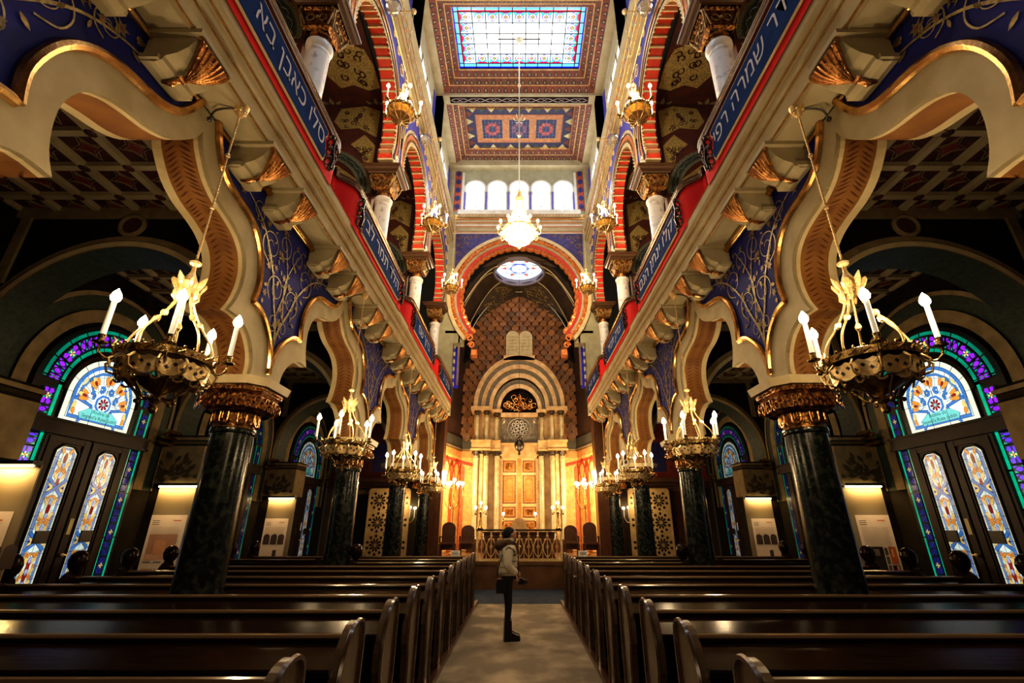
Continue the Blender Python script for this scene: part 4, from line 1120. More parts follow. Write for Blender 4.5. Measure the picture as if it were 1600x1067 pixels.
# tablets of the law
r=thing('stone_tablets','twin round-topped pale stone tablets standing above the ark arch','tablets',(0,21.15,9.42))
m=MB(); m.box(-.75,-.1,-.25,.75,.3,0); m.build('plinth',ST,r)
m=MB(); pts=[(-.64,0),(-.64,1.0)]+arc(-.32,1.0,.32,180,0,12)+arc(.32,1.0,.32,180,0,12)+[(.64,1.0),(.64,0)]
q=[]
for p in pts:
    if not q or abs(p[0]-q[-1][0])+abs(p[1]-q[-1][1])>1e-4:q.append(p)
m.prism(q,lambda u,v:(u,0,v),lambda u,v:(u,.15,v)); m.build('tablet_slab',mat('pale_tablet_stone',(.55,.48,.30),.6,col2=(.45,.38,.22),scale=5),r)
m=MB()
L5=['אנכי יי','לא יהיה','לא תשא','זכור את','כבד את'];R5=['לא תרצח','לא תנאף','לא תגנב','לא תענה','לא תחמד']
for k in range(5):
    addtext(m,L5[k][::-1],.15,lambda u,v:(.32+u*.9,-.008,.98-k*.17+v)); addtext(m,R5[k][::-1],.15,lambda u,v:(-.32+u*.9,-.008,.98-k*.17+v))
m.build('engraved_letters','beige_dark',r)
# eternal lamp
r=thing('eternal_lamp','small dark hanging lamp on a chain before the ark','lamp',(0,20.2,4.98))
m=MB(); m.lathe([(.01,-.42),(.06,-.36),(.03,-.28),(.17,-.16),(.22,0),(.19,.12),(.08,.24),(.10,.3),(.02,.36)],12)
for k in range(4): m.tube([(.15*math.cos(k*PI/2+.6),.15*math.sin(k*PI/2+.6),.05),(.2*math.cos(k*PI/2+.6),.2*math.sin(k*PI/2+.6),.2),(.03,0,.42)],.01,4)
m.build('bowl','iron',r,True)
m=MB(); m.tube([(0,0,.3),(0,0,8.75)],.008,4); m.build('chain','iron',r)
# ---------------------------------------------------------------- railing before the ark
r=thing('altar_railing','gilded railing of pointed arches with a dark top rail','railing',(0,15.62,.74))
m=MB(); m.box(-1.33,-.06,.87,1.33,.06,.92); m.build('top_rail','black',r)
m=MB(); m.box(-1.33,-.05,.0,1.33,.05,.05); m.box(-1.3,-.02,.06,1.3,.02,.09)
for s in(-1,1): m.box(s*1.30-.03,-.03,.05,s*1.30+.03,.03,.87)
m.build('frame','brass',r)
for k in range(9):
    x=-1.16+k*.29; m=MB(); m.tube([(x,0,.09),(x,0,.87)],.012,5)
    for e in(-1,1):
        m.tube(smoothpath([(x,0,.12),(x+e*.10,0,.25),(x+e*.13,0,.45),(x+e*.07,0,.60),(x,0,.68)],3),.012,5)
        m.tube(smoothpath([(x+e*.14,0,.09),(x+e*.14,0,.45),(x+e*.05,0,.62)],2),.009,4)
        m.ball((x+e*.07,0,.62),.032,6)
    m.ball((x,0,.72),.045,8); m.ball((x,0,.80),.03,6); m.tube([(x-.05,0,.42),(x,0,.36),(x+.05,0,.42),(x,0,.48)],.010,4,closed=True)
    m.build('baluster','brass',r,True)
def candelabrum(name,label,loc,n,h,spread,group=None,bulb='glow',br=.045):
    r=thing(name,label,'candelabrum',loc,group)
    m=MB(); m.lathe([(.09,0),(.10,.03),(.04,.07),(.025,.12),(.035,h*.3),(.02,h*.35),(.02,h*.6),(.045,h*.64),(.02,h*.68),(.02,h*.8)],12); m.build('stem','gold',r,True)
    a=MB(); b=MB(); cnd=MB()
    for k in range(n):
        if k==n-1 and n%2: x=y=0; z=h
        else:
            w=2*PI*k/(n-1 if n%2 else n)+.2; x,y=spread*math.cos(w),spread*math.sin(w)*.9; z=h-.14
            if n==3: x=spread*(-1 if k==0 else 1); y=0
        if abs(x)+abs(y)>0: a.tube(smoothpath([(0,0,h*.62),(x*.5,y*.5,h*.60),(x,y,h*.7),(x,y,z-.22)],4),.012,5)
        else: a.tube([(0,0,h*.7),(0,0,z-.2)],.014,5)
        a.lathe([(.012,z-.22),(.035,z-.19),(.02,z-.16)],8,x,y,0)
        cnd.lathe([(.014,z-.17),(.014,z-.03)],8,x,y,0); b.ball((x,y,z),br,8)
    a.build('branches','gold',r,True); cnd.build('candle_tubes','candle',r,True); b.build('globes',bulb,r,True)
    return r
for s in(-1,1):
    candelabrum('rail_candelabrum','three-light candelabrum on the %s end of the altar railing'%SIDE[s],(s*1.22,15.62,1.66),3,.78,.16,'three-light candelabra on the altar railing',br=.05)
    candelabrum('standing_candelabrum','tall standing candelabrum with a cluster of bright lights, %s of the ark'%SIDE[s],(s*2.62,19.5,.74),7,2.75,.34,'standing candelabra beside the ark',br=.075)
    candelabrum('altar_lamp','small single light before the %s ark door'%SIDE[s],(s*.62,19.2,1.45),1,.75,.1,'small lights before the ark doors',br=.055)
r=thing('reading_desk','round-topped stone-coloured desk board before the ark doors','desk',(0,17.6,.74))
m=MB(); m.prism([(-.27,.0),(-.27,1.02)]+arc(0,1.02,.27,180,0,12)+[(.27,0)],lambda u,v:(u,0,v),lambda u,v:(u,.12,v)); m.build('board',ST,r)
m=MB(); m.box(-.3,-.12,.0,.3,.25,.08); m.build('foot',ST,r)
r=thing('reading_table','dark wooden reading table behind the gilded railing','table',(0,16.7,.74))
m=MB(); m.box(-1.22,-.3,.80,1.22,.35,.84); m.build('table_top','brownwood',r)
m=MB(); m.box(-1.16,-.24,.06,1.16,-.2,.80); m.box(-1.16,.24,.06,1.16,.28,.8); m.box(-1.16,-.2,.06,-1.1,.24,.8); m.box(1.1,-.2,.06,1.16,.24,.8); m.box(-1.2,-.27,0,1.2,.3,.06); m.build('table_body','brownwood',r)
# desks, high chairs and notice cards beside the ark
for s in(-1,1):
    for j,(x,y,h,w) in enumerate(((2.62,18.25,1.15,.5),(1.95,18.7,1.05,.5))):
        r=thing('high_backed_chair','dark wooden chair with rounded back, %s on the %s of the platform'%(['outer','inner'][j],SIDE[s]),'chair',(s*x,y,.74))
        m=MB(); m.prism([(-w/2,.2),(-w/2,h-.2)]+arc(0,h-.2,w/2,180,0,10,.2)+[(w/2,.2)],lambda u,v:(u,.38,v),lambda u,v:(u,.44,v)); m.build('backrest','brownwood',r)
        m=MB(); m.box(-w/2,-.05,.40,w/2,.42,.47); m.build('seat','brownwood',r)
        for ex in(-1,1):
            for yy in (-.03,.40): m=MB(); m.box(ex*w/2-.03,yy-.025,0,ex*w/2+.03,yy+.025,.42); m.build('leg','brownwood',r)
            m=MB(); m.box(ex*w/2-.03,-.02,.62,ex*w/2+.03,.42,.67); m.box(ex*w/2-.03,-.02,.45,ex*w/2+.03,.03,.64); m.build('armrest','brownwood',r)
    r=thing('side_desk','low dark wooden desk in front of the platform on the %s'%SIDE[s],'desk',(s*2.2,15.0,0))
    m=MB(); m.box(-.75,-.25,.86,.75,.3,.90); m.box(-.75,-.26,.80,.75,-.22,.88); m.build('desk_top','wood',r)
    m=MB(); m.box(-.72,.22,0,.72,.27,.86); m.box(-.72,-.2,0,-.67,.25,.86); m.box(.67,-.2,0,.72,.25,.86); m.build('desk_body','wood',r)
    r=thing('notice_card','small white notice card on the %s desk before the platform'%SIDE[s],'sign',(s*1.88,15.0,.90))
    m=MB(); m.obox((0,0,.09),(.14,0,0),(0,.008,0),(0,.02,.09)); cd=m.build('card',MT['paper'],r)
    m=MB()
    for k in range(4): m.box(-.10,-.022+.0,.04+k*.03,.10-.03*(k%2),-.0215+.0,.05+k*.03)
    m.xf(0,Matrix.Translation((0,.004,0))); m.build('text_lines','black',cd)
# ================================================================ outer walls, aisle ceilings, cross arches
XW=7.32
for s in (1,-1):
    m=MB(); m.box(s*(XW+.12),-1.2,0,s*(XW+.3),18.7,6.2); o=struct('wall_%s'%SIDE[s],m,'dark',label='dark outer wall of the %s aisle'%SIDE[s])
    g=MB()
    for c in BAYC:     # painted rings round the windows
        for r0,r1,x,mm in ((1.30,1.52,XW+.06,0),(1.52,1.78,XW+.10,1),(1.78,1.86,XW+.08,0)):
            A=[(r0,2.4)]+arc(0,3.88,r0,0,180,30)+[(-r0,2.4)];B=[(r1,2.4)]+arc(0,3.88,r1,0,180,30)+[(-r1,2.4)]
            g.strip([(s*x,c+u,v) for u,v in A],[(s*x,c+u,v) for u,v in B],mm)
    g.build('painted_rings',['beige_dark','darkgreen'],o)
    # ceiling with a grid of beams
    m=MB(); m.box(s*3.8,-1.2,6.16,s*7.5,18.7,6.2); co=struct('ceiling_aisle_%s'%SIDE[s],m,mat('coffer_red_%d'%s,(.085,.016,.012),.7,col2=(.03,.012,.012),scale=5),label='dark red coffered ceiling of the %s aisle'%SIDE[s])
    m=MB(); p=MB()
    xs=[3.95+.58*k for k in range(7)]
    for x in xs: m.box(s*x-.045,-1.2,6.09,s*x+.045,18.7,6.16)
    y=-1.0; ys=[]
    while y<18.5: ys.append(y); m.box(s*3.87,y-.045,6.09,s*7.4,y+.045,6.16); y+=.58
    m.build('beam_grid','beige',co)
    for y in ys:
        for x in xs:
            p.lathe([(.07,0),(.04,-.02)],8,s*x,y,6.09,1)
            cx,cy=s*(x+.29),y+.29
            for rr in (.21,.13): p.tube([(cx+rr,cy,6.15),(cx+rr*.3,cy+rr*.3,6.15),(cx,cy+rr,6.15),(cx-rr*.3,cy+rr*.3,6.15),(cx-rr,cy,6.15),(cx-rr*.3,cy-rr*.3,6.15),(cx,cy-rr,6.15),(cx+rr*.3,cy-rr*.3,6.15)],.009,4,closed=True)
            p.add([(cx-.11,cy,6.145),(cx,cy-.11,6.145),(cx+.11,cy,6.145),(cx,cy+.11,6.145)],[(0,1,2,3)],2)
    p.build('coffer_ornament',['beige_dark','darkred','cofferred'],co)
def cross_arch():
    r=thing('aisle_cross_arch','x','arch')
    cx,cz=5.66,3.80
    w0,w1=-.12,.30
    m=MB()   # beam and wall over the arch
    hole=[(cx+1.68,0)]+arc(cx,cz,1.68,0,180,36)+[(cx-1.68,0)]
    pts=[(7.44,0),(7.44,6.12),(3.88,6.12),(3.88,3.4),(cx-1.68,3.4)]+[(u,v) for u,v in arc(cx,cz,1.68,180,0,36)]+[(7.3399,0)]
    pts=[(3.88,6.12),(3.88,3.75)]+[(u,v) for u,v in arc(cx,cz,1.68,179,1,36)]+[(7.44,3.75),(7.44,6.12)]
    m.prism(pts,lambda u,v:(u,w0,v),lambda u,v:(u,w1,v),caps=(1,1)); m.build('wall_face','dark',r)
    b=MB(); b.box(3.86,w0-.06,5.98,7.42,w0,6.14); 
    for sg in (-1,1): b.box(cx+sg*1.62-.07,w0-.04,4.9,cx+sg*1.62+.07,w0,6.0)
    A=arc(cx,cz,1.68,-8,188,40);B=arc(cx,cz,1.87,-8,188,40); 
    b.strip([(u,w0-.03,v) for u,v in A],[(u,w0-.02,v) for u,v in B]); b.strip([(u,w0,v) for u,v in B],[(u,w0-.02,v) for u,v in B])
    b.build('arch_band','beige_dark',r)
    b=MB(); B2=arc(cx,cz,1.76,-8,188,40); b.strip([(u,w0-.05,v) for u,v in A],[(u,w0-.05,v) for u,v in B2]); b.strip([(u,w1+.01,v) for u,v in A],[(u,w1+.01,v) for u,v in B2])
    A3=arc(cx,cz,1.58,-8,188,40); b.strip([(u,w1,v) for u,v in A3],[(u,w1,v) for u,v in A]); b.build('pale_edge','cream',r)
    g=MB(); g.strip([(u,w0-.03,v) for u,v in A],[(u*1.0,w1,v) for u,v in A3]); g.build('green_soffit','darkgreen',r)
    md=MB(); md.lathe([(.0,0),(.135,0)],24); md.V=[(cx+x,w0-.055,5.83+y) for x,y,z in md.V]; mdl=md.build('medallion','darkred',r)
    t=MB(); t.tube([(cx+.17*math.cos(k*PI/14),w0-.05,5.83+.16*math.sin(k*PI/14)) for k in range(28)],.035,6,closed=True); t.build('medallion_ring','beige_dark',mdl,True)
    # pier standing against the outer wall, with stepped gilt capital and stencilled leaves
    p=MB(); p.box(6.55,-.3,0,7.44,.35,3.52); p.build('pier',['dark'],r)
    p=MB(); p.box(6.54,-.315,2.55,7.44,-.30,3.30); p.box(6.535,-.30,2.55,6.55,.35,3.30); pf=p.build('stencilled_face','beige_dark',r)
    q=MB(); R=random.Random(3)
    for k in range(22):
        a=math.radians(R.uniform(0,180)); 
        for (l0,l1) in ((.10,.30),(.33,.52)):
            ca,sa=math.cos(a),math.sin(a); x0,z0=R.uniform(6.75,7.25),R.uniform(2.58,2.72)
            q.poly([(x0+ca*l0,z0+sa*l0),(x0+ca*(l0+l1)/2-sa*.04,z0+sa*(l0+l1)/2+ca*.04),(x0+ca*l1,z0+sa*l1),(x0+ca*(l0+l1)/2+sa*.04,z0+sa*(l0+l1)/2-ca*.04)],lambda u,v:(max(6.56,min(7.42,u)),-.325,min(v,3.28)))
    q.build('leaf_stencil','stencil',pf)
    c=MB()
    for z,d in ((3.34,.0),(3.42,.02)): c.box(6.55-d,-.3-d,z,7.44,.35+d,z+.06)
    cc=c.build('pier_capital','beige_dark',r)
    return r
ca=cross_arch(); first=True
for s in (1,-1):
    for i,D in enumerate(COLD[:3]):
        lab='dark cross arch with pale edges spanning the %s aisle behind the %s column'%(SIDE[s],['nearest','second','third'][i])
        if first: ca.location=(0,D,0); ca.scale=(s,1,1); ca['label']=lab; ca['group']='cross arches of the aisles'; first=False
        else: dup(ca,(0,D,0),lab,sx=s)

# ---------------------------------------------------------------- stained-glass door and window in each bay
BLU=(.06,.20,.52);CRM=(.80,.85,.62);WHT=(.80,.95,.88);ORG=(.80,.30,.05);RDD=(.30,.02,.02);AMB=(.85,.60,.20);PUR=(.30,.02,.85);VIO=(.10,.03,.75);GRN=(.0,.38,.20);DGR=(.0,.16,.10);NVY=(.012,.012,.17);YEL=(.95,.70,.18);AQU=(.18,.62,.58);LIL=(.45,.50,.95)
def F_(x): return lambda l: (lambda u,v:(x-.004*l,u,v))
def shr(pts,k): 
    cx=sum(p[0] for p in pts)/len(pts); cz=sum(p[1] for p in pts)/len(pts); return [(cx+(a-cx)*k,cz+(b-cz)*k) for a,b in pts]
def teardrop(cx,cz,L,w,ang,n=10):
    out=[]
    for i in range(n):
        t=2*PI*i/n; rr=math.sin(t/2)**1.4; x=math.cos(t)*-L/2; y=math.sin(t)*w/2*(rr+.15)
        out.append((cx+x*math.cos(ang)-y*math.sin(ang),cz+x*math.sin(ang)+y*math.cos(ang)))
    return out
def ribbon(g,pts,w,F,l,col,lead=True,closed=False):
    n=len(pts); A=[];B=[];A2=[];B2=[]
    for i in range(n):
        a=pts[(i-1)%n] if closed or i>0 else pts[i]; b=pts[(i+1)%n] if closed or i<n-1 else pts[i]
        dx,dy=b[0]-a[0],b[1]-a[1]; q=math.hypot(dx,dy) or 1; nx,ny=-dy/q,dx/q
        for arr,ww in ((A,w),(B,-w),(A2,w+.006),(B2,-w-.006)): arr.append((pts[i][0]+nx*ww,pts[i][1]+ny*ww))
    if lead: g.strip([F(l)(*p) for p in A2],[F(l)(*p) for p in B2],0,(.01,.01,.01),closed=closed)
    g.strip([F(l+.5)(*p) for p in A],[F(l+.5)(*p) for p in B],0,col,closed=closed)
def leaded(g,pts,F,l,col,ld=.006):
    cx=sum(p[0] for p in pts)/len(pts); cz=sum(p[1] for p in pts)/len(pts)
    big=[]
    for a,b in pts:
        q=math.hypot(a-cx,b-cz) or 1; big.append((a+(a-cx)/q*ld,b+(b-cz)/q*ld))
    g.poly(big,F(l),0,(.012,.012,.012)); g.poly(pts,F(l+.5),0,col)
def lunette(g):
    F=F_(XW); z0,R0=3.32,.70; cz=3.80
    out=[(-R0,z0),(-R0,cz)]+arc(0,cz,R0,180,0,28)+[(R0,cz),(R0,z0)]
    g.poly(out,F(0),0,(.02,.02,.02))
    inn=shr(out,.985); g.poly([(a*.985,z0+.008+(b-z0)*.985) for a,b in out],F(.5),0,CRM)
    k9=.86; inner_=[(-R0*k9,z0+.07),(-R0*k9,cz)]+arc(0,cz,R0*k9,180,0,28)+[(R0*k9,cz),(R0*k9,z0+.07)]
    g.poly(inner_,F(1),0,(.02,.02,.02)); g.poly([(a*.985,z0+.078+(b-z0-.07)*.985) for a,b in inner_],F(1.5),0,WHT)
    ribbon(g,[(a*.94,z0+.10+(b-z0-.07)*.94) for a,b in inner_],.028,F,2,BLU,closed=True)
    for a in range(0,181,20):
        w=math.radians(a); g.tube([F(1.9)(R0*.86*math.cos(w),cz+R0*.86*math.sin(w)),F(1.9)(R0*math.cos(w),cz+R0*math.sin(w))],.005,3,0,(.01,.01,.01))
    c=(0,3.72)
    # interlaced star of ribbons round a dark red flower
    for k in range(8):
        a=PI/8+k*PI/4; 
        if math.sin(a)<-.5: continue
        p1=(c[0]+.20*math.cos(a),c[1]+.20*math.sin(a)); 
        for d in (-.42,.42):
            e=(c[0]+.55*math.cos(a+d),c[1]+.52*math.sin(a+d))
            ribbon(g,[p1,e],.022,F,3 if d<0 else 4,BLU)
    for k in range(-1,5+1):
        a=math.radians(-5+38*k) if False else math.radians(10+40*k)
        if k<0 or k>4: continue
        x,z=c[0]+.40*math.cos(a),c[1]+.40*math.sin(a)
        for d,cl in ((-.55,ORG),(.55,ORG),(0,AMB)):
            leaded(g,teardrop(x-.03*math.cos(a)+.055*math.cos(a+d*2.2),z-.03*math.sin(a)+.055*math.sin(a+d*2.2),.20,.085,a+d*.5),F,5+d,cl)
        for d in (-.8,.8): leaded(g,teardrop(x-.10*math.cos(a)+.03*math.cos(a+PI/2)*(1 if d>0 else -1),z-.10*math.sin(a)+.03*math.sin(a+PI/2)*(1 if d>0 else -1),.12,.07,a+d*.5),F,5,WHT)
        leaded(g,teardrop(x,z,.10,.05,a),F,6.6,RDD)
    g.poly([(c[0]+.17*math.cos(k*PI/4+PI/8),c[1]+.17*math.sin(k*PI/4+PI/8)) for k in range(8)],F(5),0,BLU)
    g.poly([(c[0]+.125*math.cos(k*PI/4+PI/8),c[1]+.125*math.sin(k*PI/4+PI/8)) for k in range(8)],F(6),0,WHT)
    for k in range(8): leaded(g,teardrop(c[0]+.06*math.cos(k*PI/4),c[1]+.06*math.sin(k*PI/4),.09,.05,k*PI/4),F,6.5,(.22,.01,.02),.003)
    g.poly([(c[0]+.025*math.cos(k*PI/3),c[1]+.025*math.sin(k*PI/3)) for k in range(6)],F(8),0,AQU)
    for e in(-1,1):
        leaded(g,teardrop(e*.52,3.56,.22,.09,PI/2+e*.15),F,3,AMB); leaded(g,teardrop(e*.50,3.50,.12,.07,PI/2-e*.3),F,4,ORG); leaded(g,teardrop(e*.45,4.0,.18,.07,PI/2+e*.6),F,2.6,(.75,.7,.3))
    for k in range(16):
        a=PI*k/15; g.tube([F(2.1)(c[0]+.2*math.cos(a),c[1]+.2*math.sin(a)),F(2.1)(.60*math.cos(a),3.8+.60*math.sin(a))],.004,3,0,(.01,.01,.01))
    for rr in (.30,.47): g.tube([F(2.1)(c[0]+rr*math.cos(PI*k/16),c[1]+rr*math.sin(PI*k/16)) for k in range(17)],.004,3,0,(.01,.01,.01))
    for rr in (.50,.30): ribbon(g,[(c[0]+rr*math.cos(PI*k/8),c[1]+rr*(1.0 if rr<.4 else 1.08)*math.sin(PI*k/8)) for k in range(9)],.018,F,2.6,BLU)
    t=[(-.36,3.42),(.36,3.42),(.40,3.50),(.24,3.60),(-.24,3.60),(-.40,3.50)]
    leaded(g,t,F,5,AQU)
    for x in (-.17,.17): g.tube([F(6)(x,3.34),F(6)(x,3.60)],.005,3,0,(.01,.01,.01))
    g.tube([F(4.9)(0,3.88),F(4.9)(0,4.48)],.005,3,0,(.01,.01,.01))
def pane(g,cx,hw=.19,z0=.84,z1=2.93):
    F=F_(XW); out=[(cx-hw,z0),(cx-hw,z1-.09)]+smoothpath([(cx-hw,z1-.09),(cx-hw*.55,z1-.01),(cx,z1),(cx+hw*.55,z1-.01),(cx+hw,z1-.09)],3)[1:]+[(cx+hw,z0)]
    S=lambda k,d:[(cx+(a-cx)*k,(z0+z1)/2+(b-(z0+z1)/2)*d) for a,b in out]
    g.poly(out,F(0),0,CRM); g.poly(S(.86,.985),F(.6),0,(.01,.01,.01)); g.poly(S(.83,.98),F(1),0,(.16,.27,.55)); g.poly(S(.60,.96),F(1.6),0,(.01,.01,.01)); g.poly(S(.57,.955),F(2),0,WHT)
    n=12
    for k in range(1,n): z=z0+(z1-z0)*k/n; g.tube([F(2.2)(cx-hw,z),F(2.2)(cx-hw*.62,z)],.004,3,0,(.01,.01,.01)); g.tube([F(2.2)(cx+hw,z),F(2.2)(cx+hw*.62,z)],.004,3,0,(.01,.01,.01))
    def mot(z,up):
        u=1 if up else -1
        for e in(-1,1):
            leaded(g,teardrop(cx+e*.055,z+u*.20,.17,.06,PI/2*u+e*.5*u*-1),F,3,ORG if True else AMB)
            leaded(g,teardrop(cx+e*.035,z+u*.10,.20,.075,PI/2*u+e*.12),F,3.2,CRM)
            leaded(g,teardrop(cx+e*.06,z+u*.0,.15,.07,PI/2*u-e*.7),F,3.4,AMB)
        leaded(g,teardrop(cx,z+u*.09,.20,.07,PI/2*u),F,4.2,RDD); leaded(g,teardrop(cx,z-u*.0,.09,.05,PI/2*u),F,4.6,LIL)
        for e in (-1,1): leaded(g,teardrop(cx+e*.05,z-u*.06,.11,.05,PI/2+e*.9),F,3.6,ORG)
    H=z1-z0
    for k in range(1,22):
        z=z0+H*k/22; g.tube([F(2.3)(cx-hw*.55,z),F(2.3)(cx,z+.05*(1 if k%2 else -1)),F(2.3)(cx+hw*.55,z)],.0035,3,0,(.01,.01,.01))
    g.tube([F(2.3)(cx,z0+.05),F(2.3)(cx,z1-.08)],.0035,3,0,(.01,.01,.01))
    for fz,up in ((.86,True),(.785,False),(.60,False),(.50,True),(.42,False),(.21,False),(.13,True),(.05,True)):
        mot(z0+H*fz+ (.0),up)
    for fz in (.70,.33):
        z=z0+H*fz
        for e in (-1,1):
            ribbon(g,[(cx-hw*.8,z-.13*e),(cx+hw*.8,z+.13*e)],.022,F,5+.6*e,BLU)
            leaded(g,teardrop(cx+e*.10,z+.03,.10,.05,.6*e),F,4.5,AMB); leaded(g,teardrop(cx+e*.10,z-.03,.10,.05,-.6*e),F,4.5,AMB)
            g.ball(F(5)(cx+e*.12,z),.012,5,0,(.02,.01,.01))
def cell(g,P,L,W,l,ground,petal,leafc,flower):
    """one cell of the flowered border: P(u,v)->(y,z) local frame, half length L, half width W"""
    F=F_(XW)
    q=lambda pts:[P(a,b) for a,b in pts]
    g.poly(q([(-L*.94,-W),(L*.94,-W),(L*.94,W),(-L*.94,W)]),F(l),0,ground)
    if flower:
        for e in (-1,1):
            for f in(-1,1):
                g.poly(q([(e*L*.15,f*W*.1),(e*L*.55,f*W*.95),(e*L*.9,f*W*.65),(e*L*.85,f*W*.15)]),F(l+1),0,petal)
            g.poly(q([(e*L*.1,W*.75),(e*L*.35,W*.55),(0,W*.12)]),F(l+1.4),0,leafc); g.poly(q([(e*L*.1,-W*.75),(e*L*.35,-W*.55),(0,-W*.12)]),F(l+1.4),0,leafc)
        for k in range(4):
            a=k*PI/2; rr=min(W*.75,L*.4); g.poly(q([(0,0),(math.cos(a-.4)*rr*.6,math.sin(a-.4)*rr*.6),(math.cos(a)*rr,math.sin(a)*rr),(math.cos(a+.4)*rr*.6,math.sin(a+.4)*rr*.6)]),F(l+2),0,YEL)
        g.poly(q([(math.cos(k*1.05)*W*.14,math.sin(k*1.05)*W*.14) for k in range(6)]),F(l+3),0,(.35,.08,.02))
    else:
        g.poly(q([(math.cos(k*PI/4)*L*.6,math.sin(k*PI/4)*W*.6) for k in range(8)]),F(l+1),0,petal)
        for e in(-1,1):
            for f in(-1,1): g.poly(q([(e*L*.9,f*W*.95),(e*L*.35,f*W*.8),(e*L*.85,f*W*.3)]),F(l+1),0,petal if f*e>0 else leafc)
def borders(g,which):
    """which=+1: far side strip (dark blue); -1: near side strip and arch (violet)"""
    F=F_(XW); cz=3.86
    def straight(y0,zs,ze,hw,pal,n):
        pass
        for k in range(n):
            pass
            pass
        z=zs; k=0
        while z<ze-.04:
            h=.30 if k%3==1 else .12
            if z+h>ze: h=ze-z
            zc=z+h/2
            cell(g,lambda a,b,zc=zc:(y0+b,zc+a),h/2*.93,hw,1,*pal,k%3==1); z+=h; k+=1
    blue=((.008,.01,.07),NVY,(.01,.05,.15)); pur=((.012,.01,.03),PUR,GRN)  # far strip's darker blue carries the weaker light behind it
    if which>0:
        straight(1.00,.84,3.06,.065,blue,0); straight(1.00,3.36,3.80,.065,blue,0)
        for x in (.885,1.115):
            for za,zb in ((.84,1.55),(1.57,2.30),(2.32,3.08),(3.34,3.84)): g.box(XW-.008,x-.016,za,XW,x+.016,zb,0,(.0,.42,.25))
    else:
        straight(-.985,.84,3.06,.095,((.012,.01,.03),VIO,GRN),0); straight(-.985,3.36,3.80,.095,pur,0)
        for za,zb in ((.84,1.35),(1.38,1.95),(1.98,2.5),(2.53,3.10),(3.34,3.84)): g.box(XW-.008,-.865,za,XW,-.815,zb,0,GRN)
def archborder(g,a0,a1,pal,n):
    F=F_(XW); cz=3.86
    for k in range(n):
        fl=k%3==1; 
    a=a0; k=0
    while a<a1-2:
        d=19 if k%3==1 else 7.5
        d=min(d,a1-a); am=math.radians(a+d/2); R0=.985; L=R0*math.radians(d)/2
        cell(g,lambda u,v,am=am,R0=R0:((R0+v)*math.cos(am-u/R0)*1,cz+(R0+v)*math.sin(am-u/R0)*1.0),L*.93,.095,1,*pal,k%3==1); a+=d; k+=1
    for r0,r1 in ((.80,.86),(1.11,1.17)):
        a=a0
        while a<a1:
            b=min(a+16,a1); A=arc(0,cz,r0,a+.6,b-.6,4);B=arc(0,cz,r1,a+.6,b-.6,4)
            g.strip([F(1)(*p) for p in A],[F(1)(*p) for p in B],0,(0,.20,.12) if r0>1 else (.0,.26,.15)); a+=16
def window(near):
    r=thing('stained_glass_window','x','window')
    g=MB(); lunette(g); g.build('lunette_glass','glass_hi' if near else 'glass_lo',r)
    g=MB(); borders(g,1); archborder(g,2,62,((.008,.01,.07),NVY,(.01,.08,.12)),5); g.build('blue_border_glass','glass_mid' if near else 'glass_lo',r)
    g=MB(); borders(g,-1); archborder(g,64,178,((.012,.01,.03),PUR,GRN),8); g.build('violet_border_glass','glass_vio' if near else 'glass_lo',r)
    q=MB()
    for e in (-1,1):
        for j,(z,l) in enumerate(((3.32,.20),(3.42,.30),(3.54,.42))): q.tube([(XW-.02-.5*l,e*1.62,z),(XW-.02,e*1.62,z)],.035,8); q.tube([(XW-.5*l,e*1.40,z),(XW-.5*l,e*1.80,z)],.035,8)
    q.build('gilded_corbel','gold',r,True)
    b=MB(); pts=[(-1.24,.7),(-1.24,3.86)]+arc(0,3.86,1.24,180,0,30)+[(1.24,.7)]; b.poly(pts,lambda u,v:(XW+.03,u,v)); b.build('frame','black',r)
    t=MB(); t.box(XW-.10,-1.16,3.10,XW+.03,1.16,3.32); t.box(XW-.12,-1.18,3.08,XW+.03,1.18,3.13); t.box(XW-.12,-1.18,3.28,XW+.03,1.18,3.32); t.build('transom','doorwood',r)
    tt=MB(); W_=MB(); A=arc(0,3.80,.73,0,180,28);B=arc(0,3.80,.79,0,180,28); W_.strip([(XW-.03,u,v) for u,v in A],[(XW-.03,u,v) for u,v in B]); W_.strip([(XW-.03,u,v) for u,v in A],[(XW+.02,u,v) for u,v in A]); W_.build('lunette_frame','doorwood',r)
    t=MB(); addtext(t,'Rodina úh',.085,lambda u,v:(XW-.045,-u,3.555+v)); addtext(t,"Segessl'a Rose Judith",.085,lambda u,v:(XW-.045,-u,3.465+v)); 
    t.build('inscription','black',r)
    return r
